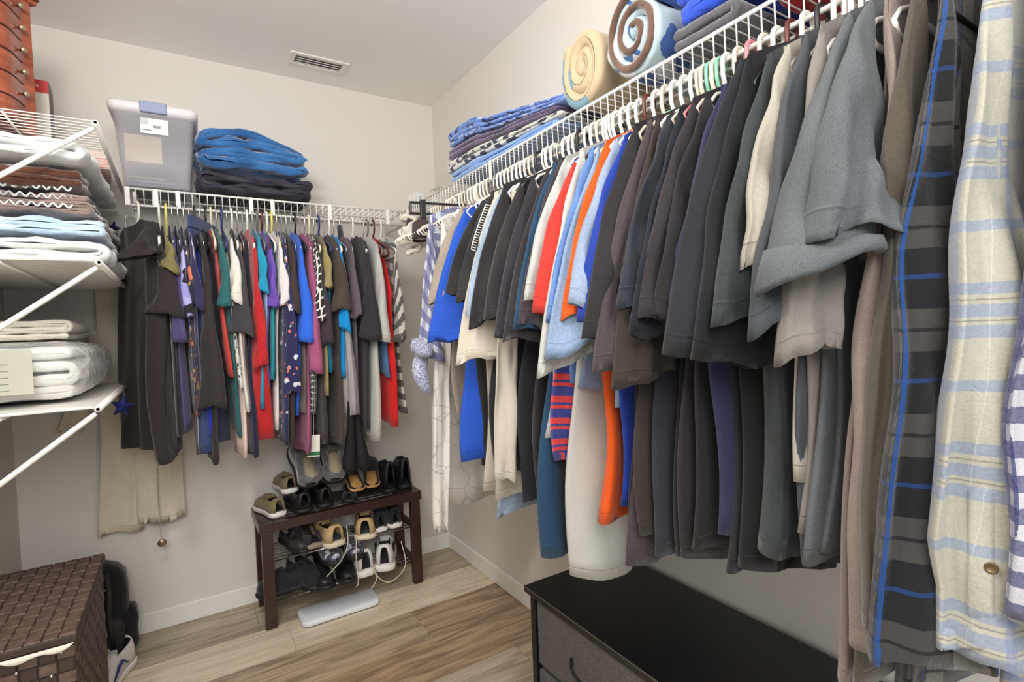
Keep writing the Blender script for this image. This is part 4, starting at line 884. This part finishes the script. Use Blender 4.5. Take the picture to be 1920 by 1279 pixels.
MB().tube(np.concatenate([arc((0, 0, -.013), .017, -.4, PI, 12), [(-.016, 0, -.028), (0, 0, -.036)]]), .002, 6).build('hook', METAL, bh, True)
q = P(0, -.36, 765, 440); rf = tag(empty('ruffled_cap', (-.42, -.75, 1.60)), 'white ruffled fabric cap with black trim hung in the corner', 'cap'); 
rf.location = P(0, -.42, 768, 438)
for k in range(4):
    t = np.linspace(0, 2*PI, 50, endpoint=False); r_ = .032+.012*(k % 2); pts = np.stack([.02*np.sin(3*t+k), -.018*k+.03+r_*np.cos(t), .03*np.cos(k)+r_*1.2*np.sin(t)+.004*np.sin(9*t)], -1); MB().tube(pts, .009, 7, closed=True).build('ruffle', [WHT, C((214, 208, 196), .1)][k % 2], rf, True)
MB().tube([(0, .03, .03), (0, 0, .06), (0, -.03, .03)], .008, 7).build('black_trim', BLK2, rf, True)
MB().tube([(0, 0, .06), (0.0, 0, ZR-rf.location.z)], .0015, 5).build('hook', METAL, rf, True)
vz = tag(empty('sun_visor', P(0, -.44, 790, 428)), 'dark brown brimmed cap hung behind the ruffled cap', 'cap')
m = MB(); m.grid(np.array([[(r_*math.cos(t)*.6, r_*math.sin(t), z_) for t in np.linspace(0, 2*PI, 24, endpoint=False)] for r_, z_ in ((.03, .03), (.05, .02), (.055, -.02), (.052, -.045), (.05, -.044), (.052, -.02))]), capa=True); m.build('crown', C((66, 54, 52), .1), vz, True)
MB().tube([(0, 0, .03), (.0, 0, ZR-vz.location.z)], .0015, 5).build('hook', METAL, vz, True)

# ------------------------------------------------------------------ shoes
def shoe(name, label, loc, rz, mu, msole, L=.27, Wd=.095, Hh=.085, kind='sneaker', group='shoes on the bench', lining=None, lacem=None, accent=None, pitch=0, roll=0, soleh=.022, cat='shoe'):
    """local: heel at x=0, toe at +x"""
    t = tag(empty(name, loc, rot=(roll, pitch, rz)), label, cat, group); n = 26; s = np.linspace(0, 1, n)
    hw = Wd/2*(np.sqrt(np.clip(1-((s-.14)/.16)**2, 0, 1))*(s < .14)+(s >= .14)*(1-.10*np.sin((np.clip(s, .14, .6)-.14)/.46*PI)+.10*np.clip((s-.45)/.3, 0, 1)))*(.86)
    toe = np.sqrt(np.clip(1-((s-.74)/.262)**2, 0, 1)); hw = np.where(s > .74, hw*toe, hw); hw = np.maximum(hw, .004); x = s*L
    ol = np.concatenate([np.stack([x, hw], -1), np.stack([x, -hw], -1)[::-1]])
    c0 = ol.mean(0); V = loft([((ol-c0)*.95+c0, 0), ((ol-c0)*1.04+c0, .004), ((ol-c0)*1.05+c0, soleh*.7), ((ol-c0)*1.01+c0, soleh)])
    MB().grid(V, capa=True, capb=True).build('sole', msole, t, True)
    hh = Hh*(np.interp(s, [0, .05, .2, .35, .5, .62, .8, .92, 1], {'sneaker': [.9, 1.0, .86, .84, .98, .86, .56, .46, .2], 'clog': [.62, .7, .62, .7, .95, .95, .78, .6, .2], 'boot': [1.25, 1.35, 1.32, 1.28, 1.15, .92, .6, .5, .2], 'slide': [.12, .12, .12, .16, .5, .6, .4, .2, .1], 'flat': [.6, .62, .5, .42, .42, .5, .5, .4, .15]}[kind]))
    op0, op1 = {'sneaker': (.04, .46), 'clog': (-.1, .56), 'boot': (.04, .4), 'slide': (-.1, .42), 'flat': (.04, .62)}[kind]
    k = 17; q = np.linspace(-1, 1, k); rows_ = []
    for i in range(n):
        o_ = 1-min(1, max(0, abs((s[i]-(op0+op1)/2)/((op1-op0)/2)))**4) if op0 < s[i] < op1 else 0
        y = hw[i]*np.sign(q)*np.abs(q)**.75*(1-.0*q*q); zt = soleh+(hh[i]-soleh*.0)*np.clip(1-np.abs(q)**2.6, 0, 1)**.55
        open_z = soleh+hh[i]*np.clip((1-np.abs(q))/.42, 0, 1)**.8; qq = np.clip(np.abs(q), .58, 1); yo = hw[i]*np.sign(q)*qq**.6
        y = np.where((np.abs(q) < .58), y*(1-o_)+o_*np.sign(q+1e-9)*hw[i]*.62*.9, y*(1-o_)+o_*yo*.97)
        z = np.where(np.abs(q) < .58, zt*(1-o_)+o_*(soleh+hh[i]), zt*(1-o_)+o_*open_z)
        rows_.append(np.stack([np.full(k, x[i]), y, z], -1))
    V = np.array(rows_); F = []
    for i in range(n-1):
        sm = (s[i]+s[i+1])/2
        for j in range(k-1):
            if op0+.02 < sm < op1-.02 and abs((q[j]+q[j+1])/2) < .6: continue
            F.append((i*k+j, (i+1)*k+j, (i+1)*k+j+1, i*k+j+1))
    u = mesh_obj('upper', V.reshape(-1, 3), F, mu, t); md = u.modifiers.new('t', 'SOLIDIFY'); md.thickness = .004; md.offset = -1
    lm = lining or plain((30, 28, 28), .9)
    MB().grid(loft([((ol-c0)*.88+c0, soleh+.001), ((ol-c0)*.86+c0, soleh+.004)]), capa=True, capb=True).build('insole', lm, t, True)
    if kind in ('sneaker', 'boot') and lacem is not None:
        for a in range(4):
            sx = .46+a*.055; yy = hw[int(sx*n)]*.5; zz = soleh+np.interp(sx, s, hh)*.97
            MB().tube([(x_, y_, z_) for x_, y_, z_ in ((sx*L, -yy, zz-.004), ((sx+.01)*L, 0, zz+.005), ((sx+.02)*L, yy, zz-.006))], .0022, 6).build('lace', lacem, t, True)
        MB().grid(np.array([[(L*(.40+.0*a), yy, soleh+hh[11]*(.8+.25*a)) for yy in (-.02, -.01, .01, .02)] for a in np.linspace(0, 1, 4)]), wrap=False).build('tongue', mu, t, True)
    if kind == 'clog' and accent is not None:
        pts = []
        for i in range(n):
            if s[i] <= .55: pts.append((x[i], hw[i]*.8, soleh+hh[i]))
        pts = pts+[(L*.58, 0, soleh+hh[14])]+[(a, -b_, c) for a, b_, c in pts[::-1]]; pts = [(a-(.0), b_, c) for a, b_, c in pts]
        MB().tube(np.array(pts), .014, 8, closed=True).build('fur_trim', accent, t, True)
    elif accent is not None:
        for sd_ in (-1, 1):
            pp = [(s_*L, sd_*(np.interp(s_, s, hw)*.99), soleh+np.interp(s_, s, hh)*z_) for s_, z_ in ((.3, .25), (.42, .55), (.55, .5), (.7, .2))]; MB().tube(pp, [.003, .006, .006, .003], 6).build('side_panel', accent, t, True)
    return t
# ---- bench
ES = plain((52, 30, 26), .35, name='espresso_wood', var=.15, coat=.2)
bn = tag(empty('shoe_bench', (-.633, -.165, 0)), 'dark espresso wood shoe bench with wire tiers against the back wall', 'bench')
hx, hy = .355, .135; HT = .445
for sx in (-1, 1):
    for sy in (-1, 1):
        m = MB(); x0, y0 = sx*(hx-.03), sy*(hy-.02); m.box((x0-.022, y0-.017, 0), (x0+.022, y0+.017, HT-.04)); m.build('leg', ES, bn, bevel=.002)
    for zz in (.10, .27): MB().box((sx*(hx-.03)-.009, -hy+.03, zz-.014), (sx*(hx-.03)+.009, hy-.03, zz+.014)).build('side_rail', ES, bn, bevel=.002)
    MB().box((sx*hx-.001-(.055 if sx > 0 else 0), -hy, HT-.04), (sx*hx+.001+(.055 if sx < 0 else 0), hy, HT)).build('top_end_board', ES, bn, bevel=.002)
for sy in (-1, 1): MB().box((-hx+.056, sy*(hy-.016)-.016, HT-.04), (hx-.056, sy*(hy-.016)+.016, HT)).build('top_rail', ES, bn, bevel=.002)
for zz in (.10, .27, HT-.012):
    for k in range(7 if zz < .4 else 5):
        y = -.1+k*(.2/6) if zz < .4 else -.07+k*.035
        MB().tube([(-hx+.045, y, zz), (hx-.045, y, zz)], .0035, 7).build('wire_rod', METAL if zz < .4 else plain((90, 86, 86), .3, .8), bn, True)
BKL = plain((28, 27, 29), .45, name='black_leather', bmp=.1); BKM = C((36, 36, 40), .15); TAN = plain((196, 168, 122), .7, name='tan_suede', bmp=.2, var=.12); CSOLE = plain((224, 214, 190), .6); WSOLE = plain((236, 234, 230), .5); BSOLE = plain((24, 24, 25), .6)
KH = C((128, 116, 84), .15); FUR = plush((128, 124, 124), (80, 78, 82), 25, 'grey_fur', bs=90); BEIG = plush((226, 212, 176), (206, 190, 154), 8, 'beige_lining')
T3, T2, T1_ = HT+.002, .27+.0045, .10+.0045; U = -PI*.0
def put(px, py, z, yy=None): q = P(2, z, px, py) if yy is None else P(1, yy, px, py); return q
def S(name, label, px, z, rz, mu, ms, yy=-.27, py=None, dz=0, **k):
    if py is None: x = P(1, yy, px, 980)[0]
    else: x = P(1, yy, px, py)[0]
    return shoe(name, label, (x, yy, z+dz), rz, mu, ms, **k)
UPW = PI/2
S('canvas_shoe', 'khaki canvas shoe with white sole at the left end of the bench top', 524, T3, UPW+.25, KH, WSOLE, yy=-.26, py=950, L=.22, Wd=.085, Hh=.06, lacem=KH, kind='sneaker')
S('canvas_shoe', 'khaki canvas shoe with white sole perched on the black ankle shoes', 546, T3+.072, UPW+.1, KH, WSOLE, yy=-.19, py=915, L=.2, Wd=.085, Hh=.055, lacem=KH, kind='sneaker')
S('ankle_shoe', 'shiny black ankle shoe under the left furry slipper', 572, T3, UPW+.1, BKL, BSOLE, yy=-.28, py=945, Hh=.07, L=.25, Wd=.088)
S('ankle_shoe', 'shiny black ankle shoe under the right furry slipper', 612, T3, UPW, BKL, BSOLE, yy=-.27, py=945, Hh=.07, L=.25, Wd=.088)
S('furry_slipper', 'grey furry slipper with beige lining, left of the pair', 580, T3+.098, UPW+.1, FUR, BSOLE, yy=-.245, py=900, kind='clog', lining=BEIG, accent=FUR, Hh=.075, L=.23, Wd=.12, pitch=-.8, cat='slipper', group='furry slippers')
S('furry_slipper', 'grey furry slipper with beige lining, right of the pair', 628, T3+.098, UPW-.05, FUR, BSOLE, yy=-.245, py=900, kind='clog', lining=BEIG, accent=FUR, Hh=.075, L=.23, Wd=.115, pitch=-.8, cat='slipper', group='furry slippers')
S('flat_shoe', 'black flat shoe lying under the tan mules', 655, T3, UPW-.3, BKM, BSOLE, yy=-.27, py=945, kind='flat', Hh=.045, L=.24, Wd=.08)
ORT = plain((206, 158, 96), .4, name='tan_leather', coat=.2)
S('mule', 'tan leather mule with open heel, left of the pair', 672, T3+.045, UPW+.05, BKM, ORT, yy=-.262, py=915, kind='slide', lining=ORT, Hh=.07, L=.22, Wd=.088, pitch=-.42, soleh=.012, group='tan mules')
S('mule', 'tan leather mule with open heel, right of the pair', 698, T3+.045, UPW-.25, BKM, ORT, yy=-.25, py=910, kind='slide', lining=ORT, Hh=.07, L=.22, Wd=.085, pitch=-.42, soleh=.012, group='tan mules')
S('boot', 'black lace-up boot standing left at the end of the bench top', 733, T3, UPW+.05, BKL, BSOLE, yy=-.25, py=910, kind='boot', Hh=.095, L=.24, Wd=.08, lacem=BKM, cat='boot', group='black boots')
S('boot', 'black lace-up boot nearest the right end of the bench top', 762, T3, UPW-.05, BKL, BSOLE, yy=-.23, py=905, kind='boot', Hh=.095, L=.24, Wd=.08, lacem=BKM, cat='boot', group='black boots')
# middle tier
BRS = plain((54, 48, 50), .55, name='dark_brown_leather', bmp=.15)
S('sandal', 'dark brown strappy sandal at the left of the middle tier', 535, T2, -UPW+.2, BRS, BSOLE, yy=-.05, py=1020, kind='flat', Hh=.07, L=.24, Wd=.09)
S('loafer', 'dark slip-on loafer in the middle tier beside the sandal', 566, T2, -UPW-.1, BRS, BSOLE, yy=-.05, py=1020, kind='sneaker', Hh=.065, L=.23, Wd=.085)
S('clog', 'charcoal suede clog leaning on the loafer', 592, T2+.01, UPW+.15, C((52, 50, 54), .1), plain((150, 136, 120), .7), yy=-.28, py=1045, kind='clog', Hh=.07, L=.23, Wd=.1)
S('boat_shoe', 'tan suede boat shoe with cream sole, left of the pair', 634, T2, UPW+.25, TAN, CSOLE, yy=-.30, py=1035, L=.26, Wd=.112, Hh=.075, lacem=CSOLE, group='tan boat shoes', lining=plain((64, 70, 74), .9), soleh=.024)
S('boat_shoe', 'tan suede boat shoe with cream sole, right of the pair', 686, T2, UPW-.3, TAN, CSOLE, yy=-.30, py=1030, L=.26, Wd=.112, Hh=.075, lacem=CSOLE, group='tan boat shoes', lining=plain((64, 70, 74), .9), soleh=.024)
S('running_shoe', 'black running shoe with white sole right of the boat shoes', 716, T2, UPW-.02, BKM, WSOLE, yy=-.255, py=1000, L=.24, Wd=.082, Hh=.07, lacem=BKM, group='black running shoes')
S('running_shoe', 'black running shoe with white sole by the right bench leg', 744, T2, UPW-.02, BKM, WSOLE, yy=-.25, py=1000, L=.24, Wd=.082, Hh=.07, lacem=BKM, group='black running shoes')
# bottom tier
S('sneaker', 'black rounded sneaker poking out left of the bench', 488, T1_, UPW+PI*.5, BKM, BSOLE, yy=-.22, py=1110, L=.2, Wd=.1, Hh=.085)
bpy.data.objects['sneaker'].location = (-.80, -.2, .1045)
S('sneaker', 'black rounded sneaker behind the left front leg of the bench', 548, T1_, -UPW+.3, BKM, BSOLE, yy=-.06, py=1090, L=.24, Wd=.1, Hh=.085)
S('sneaker', 'black sneaker toe-first under the left patterned sneaker', 583, T1_, -UPW+.1, BKL, BSOLE, yy=-.06, py=1100, L=.26, Wd=.1, Hh=.06)
S('sneaker', 'black sneaker toe-first under the right patterned sneaker', 640, T1_, -UPW-.1, BKL, BSOLE, yy=-.06, py=1090, L=.26, Wd=.095, Hh=.06)
PAT = floral('pat', (52, 52, 62), [(190, 190, 206), (110, 110, 140)], 40, thr=.4, coord='Object')
S('patterned_sneaker', 'grey and white patterned sneaker, left of the pair', 600, T1_+.092, -UPW+.1, PAT, BSOLE, yy=-.065, py=1060, L=.25, Wd=.1, Hh=.055, group='patterned sneakers', soleh=.026)
S('patterned_sneaker', 'grey and white patterned sneaker, right of the pair', 655, T1_+.092, -UPW-.1, PAT, BSOLE, yy=-.065, py=1060, L=.25, Wd=.1, Hh=.055, group='patterned sneakers', soleh=.026)
WSH = plain((222, 220, 218), .4, name='white_leather', coat=.2)
S('basketball_shoe', 'white and black basketball shoe with red accents, left of the pair', 688, T1_, UPW+.05, WSH, WSOLE, yy=-.30, py=1080, L=.29, Wd=.108, Hh=.095, lacem=WSH, accent=plain((150, 34, 40), .5), group='basketball shoes', soleh=.032, lining=BKM)
S('basketball_shoe', 'white and black basketball shoe with red accents, right of the pair', 722, T1_, UPW-.35, WSH, WSOLE, yy=-.30, py=1075, L=.28, Wd=.108, Hh=.095, lacem=WSH, accent=BKL, group='basketball shoes', soleh=.032, lining=BKM)
for nm, pts, lab in (('shoelace', ((650, 985, -.3), (652, 1020, -.335), (640, 1050, -.34), (612, 1082, -.335)), 'loose cream lace hanging from the left boat shoe'), ('shoelace', ((668, 1005, -.3), (668, 1050, -.345), (672, 1090, -.345), (668, 1100, -.34)), 'loose cream lace hanging straight between the boat shoes'),
                     ('shoelace', ((752, 1015, -.3), (760, 1060, -.345), (735, 1090, -.35), (712, 1085, -.35), (697, 1058, -.345)), 'loose cream lace looping below the right basketball shoe'), ('shoelace', ((697, 1058, -.345), (706, 1085, -.35), (696, 1104, -.34)), 'short cream lace end touching the scale')):
    cp_ = np.array([P(1, c, a, b_) for a, b_, c in pts]); t = np.linspace(0, len(cp_)-1, 30); i0 = np.minimum(t.astype(int), len(cp_)-2); f = (t-i0)[:, None]
    def cr(i): return cp_[np.clip(i, 0, len(cp_)-1)]
    q = .5*((2*cr(i0))+(-cr(i0-1)+cr(i0+1))*f+(2*cr(i0-1)-5*cr(i0)+4*cr(i0+1)-cr(i0+2))*f**2+(-cr(i0-1)+3*cr(i0)-3*cr(i0+1)+cr(i0+2))*f**3)
    o = MB().tube(q, .0022, 6).build(nm, plain((214, 204, 180), .8), None, True); tag(o, lab, 'shoelace')
# scale leaning on the bottom tier front
sc_ = tag(empty('bathroom_scale', (-.688, -.312, .013), rot=(.0, 0, .0)), 'flat white bathroom scale lying in front of the shoe bench', 'scale')
MB().grid(loft([(rrect(.16, .065, .028), -.011), (rrect(.165, .07, .03), -.006), (rrect(.165, .07, .03), .008), (rrect(.16, .066, .028), .013)]), capa=True, capb=True).build('platform', plain((226, 230, 236), .4), sc_, True)
MB().grid(loft([(rrect(.16, .066, .028), -.0125), (rrect(.16, .066, .028), -.008)]), capa=True, capb=True).build('base', plain((60, 60, 62), .6), sc_)
sc_.rotation_euler = (0, 0, -.0)

# ------------------------------------------------------------------ dresser of fabric drawers
dz_ = .452; BT = plain((12, 12, 13), .32, name='black_laminate', coat=.1); FRM = plain((22, 22, 23), .4, .3)
ds = tag(empty('fabric_dresser', (-.205, -1.39, 0)), 'low black dresser with grey fabric drawers under the hanging shirts', 'dresser')
Y1, Y0, X0, X1 = 0.0, -1.05, -.195, .18
MB().box((X0, Y0, dz_-.018), (X1, Y1, dz_)).build('top', BT, ds, bevel=.0015)
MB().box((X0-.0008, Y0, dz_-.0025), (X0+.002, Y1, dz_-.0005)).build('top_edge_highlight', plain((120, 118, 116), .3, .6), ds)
for y in (Y1-.03, (Y0+Y1)/2, Y0+.03):
    for x in (X0+.02, X1-.02):
        MB().box((x-.011, y-.011, 0), (x+.011, y+.011, dz_-.018)).build('leg', FRM, ds, bevel=.001)
for x in (X0+.02, X1-.02): MB().box((x-.009, Y0+.03, .04), (x+.009, Y1-.03, .058)).build('rail', FRM, ds)
FD, nt, b = base_mat('grey_woven_fabric'); n_ = noise(nt, 500, 2); nt.links.new(mixc(nt, ramp(nt, n_.outputs[0], .35, .65), lin((58, 54, 54)), lin((96, 92, 90))), b.inputs['Base Color']); b.inputs['Roughness'].default_value = .85; bump(nt, b, n_.outputs[0], .4)
for k in range(2):
    a = Y1-.045-k*(.505); b_ = a-.465
    for r_ in range(2):
        z1 = dz_-.03-r_*.2; d = MB().box((X0+.012, b_, z1-.185), (X1-.03, a, z1)).build('drawer', FD, ds, bevel=.006)
        ym = (a+b_)/2; t = np.linspace(-1, 1, 14); MB().tube(np.stack([X0+.008-.022*(1-t**4), ym+.07*t, z1-.085-.022*(1-t**2)], -1), .0045, 7).build('handle', BLACKP, d, True)
ds.location.y = -1.375

# ------------------------------------------------------------------ hamper, backpack, sneakers on the floor
wv, nt, b = base_mat('woven_brown_strap'); nz = noise(nt, 60, 4); nt.links.new(mixc(nt, ramp(nt, nz.outputs[0], .3, .7), lin((80, 64, 56)), lin((112, 92, 82))), b.inputs['Base Color']); b.inputs['Roughness'].default_value = .6; bump(nt, b, noise(nt, 220, 3).outputs[0], .5, .002)
wv2 = plain((62, 48, 42), .6, name='dark_strap', bmp=.4, bscale=220, var=.15)
HZ = .53; hp = tag(empty('laundry_hamper', (-1.625, -.775, 0)), 'brown woven strap laundry hamper with lid on the floor at left', 'hamper')
hpx, hpy = .155, .27
MB().box((-hpx+.006, -hpy+.006, 0), (hpx-.006, hpy-.006, HZ-.02)).build('basket_core', plain((44, 32, 30), .8), hp)
def weave(m_a, m_b, ax, fixed, a0, a1, b0, b1, na_, nb_, parent, sgn):
    """bars of strap woven over and under in the plane ax=fixed"""
    out = {0: MB(), 1: MB()}
    da, db = (a1-a0)/na_, (b1-b0)/nb_
    for i in range(na_):
        for j in range(nb_):
            k = (i+j) % 2; h = .0042 if k else .0028; h += .0006*math.sin(i*3.1+j*5.3)
            ca, cb = a0+da*(i+.5), b0+db*(j+.5); sa, sb = (da*.49, db*.44) if k else (da*.44, db*.49)
            V = []
            for uu, vv, hh_ in ((-1, -1, 0), (1, -1, 0), (1, 1, 0), (-1, 1, 0), (-.9, -.9, 1), (.9, -.9, 1), (.9, .9, 1), (-.9, .9, 1)):
                p_ = [0, 0, 0]; o_ = [0, 1, 2]; o_.remove(ax); p_[ax] = fixed+sgn*h*hh_; p_[o_[0]] = ca+uu*sa; p_[o_[1]] = cb+vv*sb; V.append(p_)
            out[k].add(V, [(4, 5, 6, 7), (0, 1, 5, 4), (1, 2, 6, 5), (2, 3, 7, 6), (3, 0, 4, 7)])
    for k in (0, 1):
        o = out[k].build('woven_straps', (m_a, m_b)[k], parent); tag(o, kind='stuff')
weave(wv2, wv, 1, -hpy+.006, -hpx, hpx, 0.004, HZ-.03, 9, 16, hp, -1); weave(wv2, wv, 0, hpx-.006, -hpy, hpy, .004, HZ-.03, 16, 16, hp, 1)
lid = MB().box((-hpx-.006, -hpy-.006, HZ-.022), (hpx+.006, hpy+.006, HZ-.004)).build('lid', wv2, hp, bevel=.003)
weave(wv, wv, 2, HZ-.004, -hpx-.004, hpx+.004, -hpy-.004, hpy+.004, 10, 17, lid, 1)
ln = C((226, 220, 206), .05)
t = np.linspace(0, 1, 16); V = np.array([[(.02+.135*a, -hpy-.008-.003*k, HZ-.022-.02*k*math.sin(a*PI)**.6*(.7+.3*math.sin(a*9))) for k in (0, .5, 1)] for a in t])
lo = mesh_obj('cloth_liner', V.reshape(-1, 3), [(i*3+j, (i+1)*3+j, (i+1)*3+j+1, i*3+j+1) for i in range(15) for j in range(2)], ln, hp); md = lo.modifiers.new('t', 'SOLIDIFY'); md.thickness = .003
for k, (x, z_) in enumerate(((.05, .47), (.11, .44), (.13, .49))):
    m = MB(); m.grid(np.array([[(x+r_*math.cos(a), -hpy-.002-y_, z_+r_*math.sin(a)) for a in np.linspace(0, 2*PI, 10, endpoint=False)] for r_, y_ in ((.005, 0), (.004, .004), (0, .005))])); m.build('rivet', METAL, hp, True)
bp_ = tag(empty('backpack', (-1.555, -.135, 0), .1), 'black backpack leaning against the wall behind the hamper', 'backpack')
BM = C((30, 29, 31), .15, .2)
def pod(hx_, hy_, z0, z1, r, seed, name, par, mat, off=(0, 0)):
    sec = []
    for k, f in enumerate(np.linspace(0, 1, 14)):
        s_ = (1-abs(2*f-1)**5)**.4 if 0 < f < 1 else .3; p = rrect(hx_*max(.35, s_), hy_*max(.3, s_), r*max(.35, s_))+np.array(off); sec.append((p, z0+(z1-z0)*f))
    o = MB().grid(loft(sec), capa=True, capb=True).build(name, mat, par, True); return displace(o, .004, 8, seed)
pod(.115, .08, 0.0, .385, .05, 3, 'body', bp_, BM); pod(.095, .03, .02, .2, .02, 4, 'front_pocket', bp_, plain((38, 36, 38), .7, bmp=.5, bscale=60), (0, -.09))
pod(.03, .05, .03, .2, .02, 5, 'side_pocket', bp_, BM, (.11, -.02))
for s_ in (-1, 1): MB().tube([(s_*.05, -.085, .36), (s_*.055, -.105, .3), (s_*.05, -.125, .2), (s_*.06, -.12, .08)], .008, 7).build('strap', plain((44, 42, 44), .6), bp_, True)
t = np.linspace(0, 1, 40); MB().tube(np.stack([-.0+.045*(1-t*.7)*np.cos(t*20), -.127-.0*t, .14+.05*(1-t*.7)*np.sin(t*20)], -1), .003, 6).build('mesh_cord', plain((96, 90, 88), .6), bp_, True)
MB().tube([(-.05, -.098, .305), (.0, -.108, .318), (.06, -.1, .3)], .0045, 6).build('tan_trim', plain((120, 104, 76), .6), bp_, True)
NVY = C((48, 54, 110), .1)
S('running_shoe', 'white and navy running shoe on the floor behind the hamper', 215, 0.001, UPW, WSH, WSOLE, yy=-.34, py=1260, L=.27, Wd=.1, Hh=.085, lacem=WSH, accent=NVY, group=None, soleh=.026, lining=NVY)
bpy.data.objects['running_shoe.002'].location = (-1.45, -.20, .001); bpy.data.objects['running_shoe.002'].rotation_euler = (0, 0, -UPW-.35)
